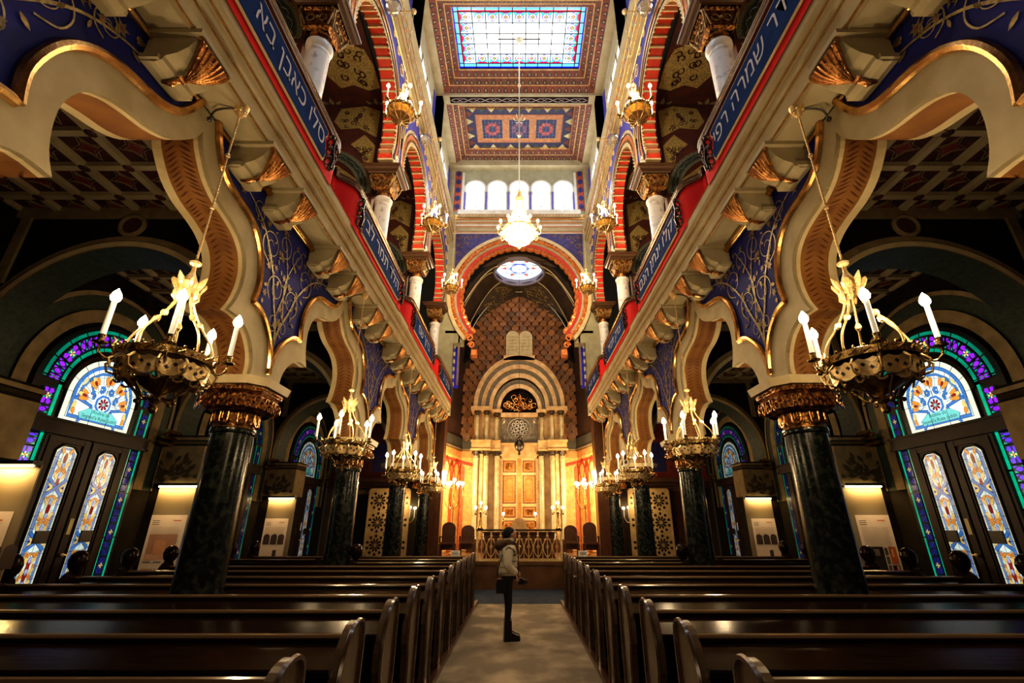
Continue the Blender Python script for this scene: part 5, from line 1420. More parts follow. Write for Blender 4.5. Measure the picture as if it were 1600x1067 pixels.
def door(near):
    r=thing('panelled_door','x','door')
    for e in (-1,1):
        y0,y1=(.02,.76) if e>0 else (-.76,-.02)
        m=MB(); m.box(XW-.05,y0,.02,XW+.03,y1,3.08)
        m.box(XW-.075,y0,.02,XW-.05,y0+.12,3.06); m.box(XW-.075,y1-.12,.02,XW-.05,y1,3.06); m.box(XW-.07,y0+.12,2.98,XW-.05,y1-.12,3.06); m.box(XW-.07,y0+.12,.60,XW-.05,y1-.12,.80)
        m.tube([(XW-.065,e*.39-.205,.82),(XW-.065,e*.39-.205,2.86),(XW-.065,e*.39-.1,2.95),(XW-.065,e*.39,2.965),(XW-.065,e*.39+.1,2.95),(XW-.065,e*.39+.205,2.86),(XW-.065,e*.39+.205,.82)],.018,6,closed=True)
        lf=m.build('door_leaf','doorwood',r)
        g=MB(); pane(g,e*.39,.185); g.xf(0,Matrix.Translation((-.055,0,0))); g.build('stained_pane','glass_pane' if near else 'glass_lo',lf)
        k=MB(); k.box(XW-.13,e*.39-.105,1.50,XW-.10,e*.39+.105,1.68); k.build('push_plate','black',lf)
    m=MB(); m.lathe([(.02,0),(.028,.02),(.028,.06),(.01,.08)],10); m.V=[(XW-.08-z*.8,.07+x,1.32+y) for x,y,z in m.V]; m.box(XW-.11,.05,1.31,XW-.09,.18,1.33); m.build('door_handle','brass',r,True)
    m=MB(); m.box(XW-.085,.045,1.62,XW-.078,.115,1.86); m.build('notice_plate',mat('cream_notice',(.6,.5,.25),.5) if near else 'paper',r)
    for y in (-.79,.79): 
        m=MB(); m.box(XW-.06,y-.03,0,XW+.03,y+.03,3.10); m.build('jamb','doorwood',r)
    return r
MT['glass_vio']=painted('violet_stained_glass',.2,.95,mott=.25)
MT['glass_pane']=painted('door_stained_glass',.2,.58,mott=.25)
wn=window(True); dn=door(True); wl=window(False); dl=door(False); first=True; j=0
wn.name='window_11'; n=10
for s in (1,-1):
    for i,c in enumerate(BAYC[1:],1):
        posw=['','nearest','middle','farthest'][i]
        lw='arched stained glass with purple flower border over the %s %s-aisle door'%(posw,SIDE[s]); ldr='dark double door with two stained glass panes, %s in the %s aisle'%(posw,SIDE[s])
        if i==1:
            if s==1: wn.location=(0,c,0); wn['label']=lw; dn.location=(0,c,0); dn['label']=ldr; W0,D0=wn,dn
            else: W0=dup(wn,(0,c,0),lw,sx=s); D0=dup(dn,(0,c,0),ldr,sx=s)
        else:
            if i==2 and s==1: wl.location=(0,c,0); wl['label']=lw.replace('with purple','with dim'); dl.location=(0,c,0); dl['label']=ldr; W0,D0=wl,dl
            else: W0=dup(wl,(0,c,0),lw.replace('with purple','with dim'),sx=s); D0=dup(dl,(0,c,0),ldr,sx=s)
        n+=1; W0.name='stained_glass_window'; D0.name='panelled_door'
        W0['group']='stained glass windows of the aisles'; D0['group']='aisle doors'
# ---------------------------------------------------------------- lit exhibition panels on the piers
def poster(s,D,x0,w,seed,label,zt=2.50):
    r=thing('exhibition_panel',label,'panel',(s*x0,D,0),'lit exhibition panels in the aisles')
    m=MB(); m.box(0 if s>0 else -w,0,.45,w if s>0 else 0,.03,zt); m.box(-.12 if s>0 else 0,.0,.45,0 if s>0 else .12,.02,zt); m.build('board',MT['panelboard'],r)
    lo,hi=(0,w) if s>0 else (-w,0)
    p=MB(); f=lambda l:(lambda u,v:(u,-.004*l,v)); R=random.Random(seed)
    def rc(x0,z0,x1,z1,l,c): p.poly([(x0,z0),(x1,z0),(x1,z1),(x0,z1)],f(l),0,c)
    rc(lo,.45,hi,zt-.55,1,(.74,.60,.47))
    L=w-.12
    for k in range(3): rc(lo+.05,zt-.66-.035*k,lo+.05+.14,zt-.65-.035*k,2,(.1,.08,.06))
    rc(hi-.25,zt-.66,hi-.10,zt-.64,2,(.6,.18,.08))
    for k in range(22): rc(lo+.06,zt-.78-.022*k,hi-.06-R.uniform(0,.05),zt-.772-.022*k,2,(.55,.43,.33))
    if seed==1:
        rc(lo+.08,.92,lo+.38,1.38,2,(.03,.02,.015)); rc(lo+.13,1.22,lo+.30,1.34,3,(.16,.12,.09)); 
        for k in range(3): rc(lo+.40,.93+.15*k,lo+.46,1.06+.15*k,2,(.10,.10,.08))
        rc(lo+.48,1.08,hi-.04,1.38,2,(.55,.13,.04)); rc(lo+.52,1.2,hi-.10,1.34,3,(.75,.32,.14)); rc(lo+.48,.93,hi-.04,1.06,2,(.03,.015,.01)); rc(lo+.55,.95,lo+.60,1.05,3,(.7,.3,.15))
    elif seed==2:
        rc(lo+.06,1.15,hi-.1,1.60,2,(.66,.36,.24)); rc(lo+.2,1.25,lo+.42,1.5,3,(.58,.28,.14)); 
        for k in range(3): rc(lo+.06+.2*k,1.10,lo+.2+.2*k,1.125,2,(.22,.17,.13))
        rc(lo+.06,.75,lo+.28,1.0,2,(.52,.30,.12)); rc(lo+.3,.75,hi-.1,1.0,2,(.42,.27,.2))
    else:
        for k in range(3): 
            a=lo+.05+.2*k; p.poly([(a,1.28),(a,1.48)]+[(a+.085+.085*math.cos(t),1.48+.07*math.sin(t)) for t in (2.6,1.57,.5)]+[(a+.17,1.48),(a+.17,1.28)],f(2),0,(.10,.07,.06))
        rc(lo+.04,.62,lo+.22,.86,2,(.06,.05,.04)); rc(lo+.28,.72,hi-.2,.9,2,(.12,.10,.09)); rc(hi-.3,.98,hi-.2,1.14,2,(.07,.05,.04)); rc(lo+.26,.5,lo+.42,.66,2,(.5,.42,.33))
    p.build('printed_sheet','print',r)
    b=MB(); xa,xb=(-.10,w) if s>0 else (-w,.10)
    b.box(xa,-.10,zt,xb,-.04,zt+.045); b.box(xa,-.05,zt-.03,xa+.02,.03,zt+.05); b.box(xb-.02,-.05,zt-.03,xb,.03,zt+.05); lp=b.build('lamp_housing','black',r)
    t=MB(); t.tube([(xa+.02,-.06,zt-.02),(xb-.02,-.06,zt-.02)],.014,8); t.build('strip_lamp','tube',lp)
    for x in (lo+.03,hi-.03):
        q=MB(); q.box(x-.02,.01,0,x+.02,.06,.5); q.box(x-.03,-.15,0,x+.03,.2,.03); q.build('support','black',r)
    li=bpy.data.lights.new('strip_light','AREA'); li.shape='RECTANGLE'; li.size=w; li.size_y=.03; li.energy=15; li.color=(1,.66,.26); lo_=bpy.data.objects.new('strip_light',li); C.objects.link(lo_); lo_.parent=r; lo_.location=((lo+hi)/2,-.07,zt-.03); lo_.rotation_euler=(math.radians(12),0,0)
    sp_=bpy.data.lights.new('panel_fill','SPOT'); sp_.energy=20; sp_.spot_size=math.radians(62); sp_.spot_blend=.6; sp_.color=(1,.74,.46); sp_.shadow_soft_size=.04; so_=bpy.data.objects.new('panel_fill',sp_); C.objects.link(so_); so_.parent=r; so_.location=((lo+hi)/2,-.95,zt+.1); so_.rotation_euler=(math.radians(36),0,0)  # unseen spot added to brighten the lower part of the sheet
MT['panelboard']=mat('panel_board',(.22,.17,.10),.7)
poster(1,9.72,6.58,.66,1,'tall lit panel with a red photograph behind the nearest right column')
poster(-1,9.72,6.50,.70,2,'tall lit panel with reddish print beside the nearest left column')
poster(1,13.97,6.52,.66,3,'tall lit panel with small dark photographs in the middle of the right aisle')
poster(-1,13.97,6.48,.66,4,'tall lit panel with arch photographs in the middle of the left aisle')
poster(-1,6.0,6.13,.40,5,'lit panel cut off by the left edge of the view',zt=2.46)

# ---------------------------------------------------------------- far ends of the aisles
for s in (1,-1):
    m=MB(); m.box(s*3.45,19.0,0,s*7.5,19.1,6.2); o=struct('wall_aisle_end_%s'%SIDE[s],m,mat('end_wall_%d'%s,(.085,.06,.028) if s<0 else (.09,.05,.022),.7),label='far end wall of the %s aisle'%SIDE[s])
    m=MB(); m.box(s*3.45,18.9,3.22,s*7.5,19.0,3.3); m.box(s*3.45,18.84,3.36,s*7.5,19.0,3.5); m.box(s*3.45,18.87,3.12,s*7.5,19.0,3.18); m.build('ledge','brownwood' if s<0 else 'rail',o)
    m=MB(); m.poly([(s*3.5,3.5),(s*7.4,3.5),(s*7.4,5.7),(s*3.5,5.7)],lambda u,v:(u,18.98,v),0,(.22,.035,.02) if s>0 else (.10,.02,.015))
    m.poly([(s*5.2,3.75),(s*5.85,3.75),(s*5.85,4.9),(s*5.2,4.9)],lambda u,v:(u,18.97,v),0,(.03,.03,.14))
    R=random.Random(4)
    for k in range(14): 
        x,z=s*R.uniform(6.0,6.9),R.uniform(3.7,4.3); m.poly([(x+.05*math.cos(t)*(1 if i%2 else .4),z+.05*math.sin(t)*(1 if i%2 else .4)) for i,t in enumerate([j*PI/4 for j in range(8)])],lambda u,v:(u,18.96,v),0,(.03,.02,.02))
    m.build('painted_wall','paint',o)
    r=thing('lattice_screen','gilded rosette lattice screen at the far end of the %s aisle, by the %s'%(SIDE[s],'wooden door' if s>0 else 'open doorway'),'screen',(s*4.95,18.7,0),'lattice screens')
    m=MB(); m.box(-.76,-.01,.70,.76,.01,3.07); m.box(-.80,-.03,.66,-.74,.03,3.1); m.box(.74,-.03,.66,.80,.03,3.1); m.box(-.8,-.03,3.04,.8,.03,3.1); m.build('gilded_board','latticegold',r)
    m=MB()
    for cx in (-.37,.37):
        for j in range(3):
            cz=1.10+.78*j
            def pet(r0,r1,w,n,off):
                for k in range(n):
                    a=2*PI*k/n+off; ca_,sa_=math.cos(a),math.sin(a)
                    pts=[]
                    for t,ww in ((0,.15),(.35,.75),(.75,1),(1,.45),(1,-.45),(.75,-1),(.35,-.75),(0,-.15)):
                        q=r0+(r1-r0)*t; pts.append((cx+q*ca_-sa_*w*ww,cz+q*sa_+ca_*w*ww))
                    if all(abs(p[0])<.73 and .72<p[1]<3.02 for p in pts): m.poly(pts,lambda u,v:(u,-.014,v))
            pet(.05,.23,.040,10,0); pet(.25,.36,.055,10,PI/10)
        for j in range(4):
            cz=.71+.78*j; 
            for k in range(8):
                a=k*PI/4+.39; pts=[(cx+.37*(1 if cx<0 else -1)+math.cos(a)*q-math.sin(a)*w,cz+math.sin(a)*q+math.cos(a)*w) for q,w in ((.04,0),(.09,.022),(.15,0),(.09,-.022))]
                if all(.72<p[1]<3.02 for p in pts): m.poly(pts,lambda u,v:(u,-.014,v))
    m.build('dark_opening_marks','black',r)  # flat black shapes stand in for the shade in the lattice openings
    for k in range(2): q=MB(); q.box((-.76,.72)[k],-.03,0,(-.72,.76)[k],.03,.75); q.build('post','gold',r)
    r=thing('wall_sconce','bright cluster of wall lights behind the %s lattice screen'%SIDE[s],'lamp',(s*4.35,18.93,2.3))
    m=MB(); m.lathe([(.01,-.9),(.02,-.5),(.04,-.4),(.02,-.3)],8,0,-.1); m.box(-.04,-.06,-.4,.04,.06,-.25); 
    for k in range(5): m.tube(smoothpath([(0,-.1,-.35),((k-2)*.12,-.12,-.42),((k-2)*.18,-.1,-.25)],3),.012,4)
    m.build('arms','brass',r,True)
    m=MB(); b=MB()
    for k in range(5): m.lathe([(.016,-.25),(.016,.05)],8,(k-2)*.18,-.1,0); b.ball(((k-2)*.18,-.1,.09+.03*(k%2)),.05,8)
    m.build('candle_tubes','candle',r); b.build('bulbs','glow',r,True)
# door on the right, dark doorway on the left
r=thing('panelled_wooden_door','brown panelled wooden door at the far end of the right aisle','door',(6.35,18.85,0))
m=MB(); m.box(-.5,.0,0,.55,.1,3.0); lf=m.build('door_leaf','brownwood',r)
m=MB()
for z0,z1 in ((.25,1.1),(1.25,2.1),(2.25,2.8)):
    for x0,x1 in ((-.40,-.02),(.08,.45)): m.box(x0,-.025,z0,x1,.0,z1); m.box(x0+.05,-.04,z0+.05,x1-.05,-.02,z1-.05)
m.build('door_panel','brownwood',lf)
m=MB(); m.box(-.62,-.05,0,-.5,.1,3.1); m.box(.55,-.05,0,.67,.1,3.1); m.box(-.62,-.05,3.0,.67,.1,3.12); m.build('door_frame','rail',r)
m=MB(); m.box(.02,-.05,1.2,.09,-.03,1.45); m.ball((.05,-.09,1.32),.035,8); m.build('door_handle','brass',r,True)
r=thing('open_doorway','dark open doorway with beige frame at the far end of the left aisle','doorway',(-6.0,18.9,0))
m=MB(); m.box(-.5,.0,0,.3,.06,2.9); m.build('dark_opening_sheet','black',r)  # black sheet stands in for the unlit depth of the doorway
m=MB(); m.box(-.62,-.05,0,-.5,.08,3.02); m.box(.3,-.05,0,.42,.08,3.02); m.box(-.62,-.05,2.9,.42,.08,3.04); m.build('door_frame','beige_dark',r)
for o in list(bpy.data.objects):
    if o.name.startswith('inscription') and o.parent and o.parent.scale[0]<0 and 'board' not in o.name: o.scale=(1,-1,1)
# ================================================================ floor, carpets
m=MB(); m.box(-7.5,-1.2,-.1,7.5,23,-.0); struct('floor',m,'floor',label='dark stone floor of the hall')
r=MB(); r.box(-1.0,-1.2,0,1.0,12.68,.012); tag(r.build('aisle_carpet','carpet'),'worn tan carpet runner along the central aisle','carpet')
r=MB(); r.box(-1.6,12.68,0,1.6,15.45,.014); tag(r.build('blue_carpet','bluecarpet'),'blue grey carpet in front of the platform','carpet')
for s in(1,-1):
    m=MB(); m.box(s*1.02,-1.2,0,s*6.55,12.9,.05); m.box(s*1.0,-1.2,0,s*1.06,12.9,.075)
    struct('floor_pew_%s'%SIDE[s],m,'brownwood',label='low wooden platform under the %s pews'%SIDE[s])
# ================================================================ pews
PZ=.05
PS=.955
def pew(xo):
    """pew seen from behind: y=0 is the rear face of the bench end, altar side is +y"""
    r=thing('wooden_pew','x','pew'); xi=1.10; L=xo
    m=MB(); m.box(xi,.28,.40,L,.70,.44); m.box(xi,.68,.36,L,.72,.42); m.build('seat','wood',r)
    m=MB(); m.box(xi,.22,.08,L,.26,1.02); m.box(xi,.20,1.0,L,.275,1.06); bk=m.build('backrest','wood',r)
    m=MB(); m.tube([(xi,.235,1.065),(L,.235,1.065)],.022,8); m.build('top_moulding','railgloss',bk,True)
    m=MB()   # sloping book desk on the rear, with shelf below
    m.prism([(-.10,.915),(-.10,.945),(.21,1.035),(.21,1.0)],lambda u,v:(xi,u,v),lambda u,v:(L,u,v)); m.tube([(xi,-.10,.95),(L,-.10,.95)],.014,6)
    m.box(xi,.20,.55,L,.22,1.0); m.box(xi,-.02,.62,L,.22,.645); m.build('book_desk','wood',r)
    def end(x0,x1,top):
        e=MB()
        pr=[(.27,0),(.27,.4),(.30,.6),(.31,.85)]+smoothpath([(.31,.85),(.32,top-.10),(.28,top-.02),(.20,top),(.09,top-.03),(.0,top-.12),(-.06,top-.22),(-.10,top-.34),(-.10,.70)],3)+[(-.06,.6),(-.04,.3),(-.06,0)]
        e.prism(pr,lambda u,v:(x0,u,v),lambda u,v:(x1,u,v))
        return e,pr
    e,pr=end(1.055,1.11,1.17); ep=e.build('end_panel','pewend',r)
    t=MB(); t.tube([(1.05,u,v) for u,v in pr],.017,5,closed=True); t.build('edge_moulding','woodlit',ep,True)
    e,pr=end(L,L+.05,1.17); ep=e.build('end_panel','wood',r)
    k=MB(); k.lathe([(.03,1.1),(.06,1.15),(.105,1.22),(.12,1.30),(.10,1.38),(.05,1.43),(.005,1.44)],12,L+.02,.2); k.build('round_finial','wood',ep,True)
    for x in ([(xi+L)/2] if L>4 else []): m=MB(); m.box(x-.02,.0,.0,x+.02,.66,.42); m.build('support','wood',r)
    m=MB(); m.box(xi,.0,.15,L,.03,.18); m.build('foot_rail','wood',r)
    return r
MT['railgloss']=mat('highlighted_rail_edge',(.22,.14,.08),.16,0,coat=1)  # paler colour stands in for the highlight along the coated rail edge
MT['woodlit']=mat('lit_wood_edge',(.12,.07,.04),.25,0,col2=(.06,.03,.015),scale=9,coat=.5)  # lit copy of the pew wood, edge highlight put into the colour
Pw=pew(6.25); Pi=pew(3.22)
def pew_outer():
    r=thing('wooden_pew','x','pew'); a,b=4.0,6.25
    m=MB(); m.box(a,.28,.40,b,.70,.44); m.build('seat','wood',r)
    m=MB(); m.box(a,.22,.08,b,.26,1.02); m.tube([(a,.235,1.065),(b,.235,1.065)],.022,8); m.box(a,.20,1.0,b,.275,1.06); m.build('backrest','wood',r)
    m=MB(); m.prism([(-.10,.915),(-.10,.945),(.21,1.035),(.21,1.0)],lambda u,v:(a,u,v),lambda u,v:(b,u,v)); m.box(a,.20,.55,b,.22,1.0); m.build('book_desk','wood',r)
    for x in (a-.05,b):
        m=MB(); m.prism([(.30,0),(.30,.46),(.32,.56),(.34,.8),(.34,1.1),(.25,1.17),(.1,1.14),(-.08,.95),(-.08,0)],lambda u,v:(x,u,v),lambda u,v:(x+.05,u,v)); e=m.build('end_panel','wood',r)
    k=MB(); k.lathe([(.03,1.1),(.06,1.15),(.105,1.22),(.12,1.30),(.10,1.38),(.05,1.43),(.005,1.44)],12,b+.02,.2); k.build('round_finial','wood',e,True)
    return r
Po=pew_outer()
for _r in (Pw,Pi,Po):
    for _c in [o for o in bpy.data.objects if o.parent==_r]:
        _c.scale=(1,1,PS)
rows=[2.47-.09+.945*k-.02 for k in range(11)]
fp=fi=fo=True
for s in(1,-1):
    for k,y in enumerate(rows):
        lab='dark polished wooden pew on the %s, %s row from the front edge of the view'%(SIDE[s],ORD[k])
        loc=(0,y,PZ)
        if k==8:
            li='short dark pew on the %s between aisle and second column, ninth row'%SIDE[s]; lo='short dark pew on the %s between second column and outer wall, ninth row'%SIDE[s]
            if fi: Pi.location=loc; Pi.scale=(s,1,1); Pi['label']=li; Pi['group']='pews'; fi=False
            else: dup(Pi,loc,li,sx=s)
            if fo: Po.location=loc; Po.scale=(s,1,1); Po['label']=lo; Po['group']='pews'; fo=False
            else: dup(Po,loc,lo,sx=s)
        else:
            if fp: Pw.location=loc; Pw.scale=(s,1,1); Pw['label']=lab; Pw['group']='pews'; fp=False
            else: dup(Pw,loc,lab,sx=s)
# ================================================================ chandeliers
def chandelier(angs,rod,R=.33,RA=.45,h=1.0,heavy=True):
    """origin at the middle of the ring; rod = height of the ceiling hook above it"""
    r=thing('candle_chandelier','x','chandelier')
    k=R/.33
    m=MB(); 
    m.lathe([(R,-.035),(R+.012,-.03),(R+.012,.03),(R,.035),(R-.008,.03),(R-.008,-.03),(R,-.035)],40)
    for i in range(30): a=2*PI*i/30; m.ball(((R+.012)*math.cos(a),(R+.012)*math.sin(a),.042),.013,5)
    for i in range(20): 
        a=2*PI*i/20
        m.tube([((R+.018)*math.cos(a+t*.045*math.cos(t)),(R+.018)*math.sin(a+t*.045*math.cos(t)),.018*math.sin(t*1.5)) for t in range(5)],.006,4)
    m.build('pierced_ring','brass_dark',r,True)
    if heavy:
        m=MB(); n=60; up=[];dn=[]
        for i in range(n):
            a=2*PI*i/n; r1=R*.97; r2=R*.93
            up.append((r1*math.cos(a),r1*math.sin(a),-.065*k+.010*math.cos(i*PI/1.5))); z=-.17*k-.035*abs(math.sin(i*PI/5)); dn.append((r2*math.cos(a),r2*math.sin(a),z))
        m.strip(up,dn,closed=True)
        for i in range(12):
            a=2*PI*i/12; ca_,sa_=math.cos(a),math.sin(a); q=R*.86
            m.tube([(q*ca_+.035*math.cos(t*.8)*-sa_+.02*math.sin(t)*ca_,q*sa_+.035*math.cos(t*.8)*ca_+.02*math.sin(t)*sa_,-.20*k+.035*math.sin(t*.8)) for t in range(8)],.009,5)
            m.tube([(R*ca_,R*sa_,-.05*k),((R+.05)*ca_,(R+.05)*sa_,-.10*k),((R+.03)*ca_,(R+.03)*sa_,-.16*k),((R-.05)*ca_,(R-.05)*sa_,-.18*k)],.010,5)
        sb=m.build('scalloped_band','brass',r,True)
        m=MB()
        for i in range(36):
            a=2*PI*i/36; q=R*.962; zz=-.11*k-(.03 if i%2 else 0); ca_,sa_=math.cos(a),math.sin(a)
            m.cbox(0,0,0,.006,.022,.026); m.xf(len(m.V)-8,Matrix.Translation((q*ca_,q*sa_,zz))@Matrix.Rotation(a,4,'Z')@Matrix.Rotation(.78,4,'X'))
        m.build('dark_hole_marks','black',sb)  # small black plates carry the shade of holes in the band
        m=MB(); m.lathe([(.004,-.46*k),(.03*k,-.44*k),(.035*k,-.41*k),(.015*k,-.38*k),(.045*k,-.355*k),(.05*k,-.33*k),(.02*k,-.31*k),(.10*k,-.27*k),(.15*k,-.235*k),(.20*k,-.20*k),(.02,-.16*k)],18)
        for i in range(6):
            a=2*PI*i/6+.3; m.tube(smoothpath([(.04*math.cos(a),.04*math.sin(a),-.33*k),(.11*k*math.cos(a),.11*k*math.sin(a),-.34*k),(.16*k*math.cos(a),.16*k*math.sin(a),-.28*k),(R*.8*math.cos(a),R*.8*math.sin(a),-.18*k)],3),.012,5)
            m.ball((.13*k*math.cos(a),.13*k*math.sin(a),-.36*k),.02,6)
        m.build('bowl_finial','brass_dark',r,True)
    else:
        m=MB(); m.lathe([(.004,-.42),(.035,-.39),(.02,-.36),(.045,-.33),(.06,-.30),(.03,-.27),(.012,-.2)],14)
        for i in range(10):
            a=2*PI*i/10; ca_,sa_=math.cos(a),math.sin(a)
            m.tube(smoothpath([(R*ca_,R*sa_,-.03),(R*.95*ca_,R*.95*sa_,-.14),(R*.55*ca_,R*.55*sa_,-.24),(.04*ca_,.04*sa_,-.30)],3),.009,5)
            m.tube([(R*ca_+.03*math.cos(t*.8)*ca_,R*sa_+.03*math.cos(t*.8)*sa_,-.07+.03*math.sin(t*.8)) for t in range(8)],.007,4,closed=True)
        m.lathe([(R*.72,-.205),(R*.75,-.19),(R*.72,-.175),(R*.70,-.19),(R*.72,-.205)],24)
        m.build('open_basket','brass',r,True)
    # crown
    H=.60*h; m=MB(); m.lathe([(.05,H),(.085,H+.02),(.075,H+.06),(.09,H+.09),(.10,H+.12),(.07,H+.13),(.055,H+.16),(.02,H+.24),(.015,H+.30),(.045,H+.32),(.05,H+.34),(.015,H+.37)],16)
    for i in range(8):
        a=2*PI*i/8; ca_,sa_=math.cos(a),math.sin(a)
        m.tube([(.095*ca_,.095*sa_,H+.08),(.115*ca_,.115*sa_,H+.13),((.13 if i%2 else .15)*ca_,(.13 if i%2 else .15)*sa_,H+(.18 if i%2==0 else .15))],[.022,.026,.004],6)
        m.tube([(.08*ca_,.08*sa_,H+.05),(.085*ca_,.085*sa_,H-.02),(.075*ca_,.075*sa_,H-.05)],[.02,.022,.006],6); m.ball((.095*ca_,.095*sa_,H+.07),.018,6)
    m.build('crown','brass',r,True)
    for i in range(5):
        a=2*PI*i/5+angs[0]+.6; ca_,sa_=math.cos(a),math.sin(a); P=lambda q,z:(q*ca_,q*sa_,z)
        t=MB(); t.tube(smoothpath([P(.06,H),P(.09,H*.83),P(.17*k,H*.60),P(R*.86,H*.36),P(R,.16*H),P(R,.03)],3),.0095,6)
        for q,z in ((.155*k,H*.63),(.18*k,H*.58)): t.ball(P(q,z),.022,6)
        t.ball(P(.167*k,H*.605),.030,6); t.build('stay','brass',r,True)
    m=MB(); n=max(8,int((rod-H)/.05)); m.tube([(0,0,H+.33),(0,0,rod)],.009,6)
    for i in range(n): m.ball((0,0,H+.38+(rod-H-.42)*i/n),.0135,5)
    for q in (.45,.75): m.ball((0,0,H+(rod-H)*q),.026,6)
    m.build('twisted_rod','brass',r,True)
    for a in angs:
        ca_,sa_=math.cos(a),math.sin(a); P=lambda q,z:(q*ca_,q*sa_,z)
        t=MB(); t.tube(smoothpath([P(R,-.01),P(R+.03,-.07),P((R+RA)/2,-.095),P(RA-.01,-.06),P(RA,0)],4),.011,6)
        t.tube([P(R+.02,-.04),P(R+.045,.02),P(R+.03,.06),P(R+.05,.085)],[.01,.014,.012,.004],5)
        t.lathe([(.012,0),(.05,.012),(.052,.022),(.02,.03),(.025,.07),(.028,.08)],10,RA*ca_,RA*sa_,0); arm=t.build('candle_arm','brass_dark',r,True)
        c=MB(); c.lathe([(.020,.07),(.019,.36)],10,RA*ca_,RA*sa_,0); c.build('candle','candle',arm,True)
        b=MB(); b.lathe([(.012,.36),(.032,.378),(.039,.405),(.028,.44),(.002,.48)],10,RA*ca_,RA*sa_,0); b.build('bulb','bulb',arm,True)
    return r
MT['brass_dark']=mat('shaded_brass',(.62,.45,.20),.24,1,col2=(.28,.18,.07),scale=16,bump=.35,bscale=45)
rad=math.radians
LCOL=(1.0,.73,.42)
def point(loc,e,col=LCOL,size=.06,name='candle_light'):
    l=bpy.data.lights.new(name,'POINT'); l.energy=e; l.color=col; l.shadow_soft_size=size
    o=bpy.data.objects.new(name,l); C.objects.link(o); o.location=loc; return o
def hook(r,s):
    """ceiling rose and hooked bracket that carries the rod"""
    return r
A5=[rad(90),rad(162),rad(234),rad(306),rad(18)]
A4=[rad(-119),rad(-41),rad(173),rad(108)]
cA=chandelier(A5,2.73); cB=chandelier(A4,2.73)
for ch in (cA,cB):
    m=MB(); m.lathe([(.075,2.86),(.07,2.83),(.045,2.76),(.02,2.72)],12); 
    for i in range(6): m.ball((.05*math.cos(i*PI/3),.05*math.sin(i*PI/3),2.79),.022,6)
    m.build('ceiling_rose','brass',ch,True)
first=True
for s in(1,-1):
    for i,c in enumerate(BAYC):
        w=['nearest','second','third','farthest'][i]
        loc=(s*2.96,c-.04,3.04)
        if s==1 and i==0:
            cB.location=loc; cB['label']='brass candle chandelier with four lit candles, nearest on the right'; cB['group']='chandeliers hanging below the galleries'
        elif first: cA.location=loc; cA['label']='brass candle chandelier hanging below the gallery, %s on the %s'%(w,SIDE[s]); cA['group']='chandeliers hanging below the galleries'; first=False
        else: dup(cA,loc,'brass candle chandelier hanging below the gallery, %s on the %s'%(w,SIDE[s]),'chandeliers hanging below the galleries',rz=(0 if i==0 else .5*i*s))
        e=[66,62,58,52][i]
        for a in ([0,2.1,4.2] if i<2 else [0.5]):
            n=3 if i<2 else 1
            point((loc[0]+.5*math.cos(a+s),loc[1]+.5*math.sin(a+s),3.50),e/n,size=.05)
        # black wire hook to the wall
        h=thing('hook_wire','thin dark curved hook beside the chandelier rose, %s on the %s'%(w,SIDE[s]),'hook',(s*2.96,c,5.84),'hooks of the chandeliers')
        m=MB(); m.tube(smoothpath([(0,0,.02),(s*.10,-.06,.02),(s*.22,-.10,-.05),(s*.27,-.08,-.14),(s*.30,-.06,-.10)],4),.011,5); m.ball((s*.3,-.05,-.12),.028,6); m.build('wire','iron',h,True)
# small chandeliers of the upper nave on wall brackets
cC=chandelier(A5,3.45,R=.30,RA=.42,h=.85,heavy=False)
first=True
for s in(1,-1):
    for i,c in enumerate(BAYC[1:]):
        w=['nearest','middle','farthest'][i]; loc=(s*2.72,c,10.62)
        lab='small brass chandelier hanging high in the nave, %s on the %s'%(w,SIDE[s])
        if first: cC.location=loc; cC['label']=lab; cC['group']='high nave chandeliers'; first=False
        else: dup(cC,loc,lab)
        b=thing('chandelier_bracket','horizontal brass arm with ball end carrying the %s high chandelier on the %s'%(w,SIDE[s]),'bracket',(s*3.1,c,14.08),'brass arms of the high chandeliers')
        m=MB(); m.tube([(s*.05,0,0),(-s*.38,0,0)],.022,6); m.ball((-s*.38,0,0),.075,10); m.tube([(s*.12,0,-.14),(-s*.1,0,0)],.012,5); m.build('arm','brass',b,True)
        g=thing('glass_globe','faceted clear glass globe lamp on the %s wall by the %s high chandelier'%(SIDE[s],w),'lamp',(s*3.12,c-.35,13.7),'glass globes on the nave walls')
        m=MB(); m.lathe([(.03,-.20),(.14,-.15),(.20,-.02),(.19,.08),(.12,.17),(.05,.2)],12); m.build('globe','clear',g); m=MB(); m.tube([(0,0,.2),(0,0,.38),(s*.1,0,.38)],.015,5); m.ball((0,0,-.2),.03,6); m.build('holder','brass',g,True)
        point((s*2.6,c,11.05),130,(1,.74,.44),.15,'nave_light')
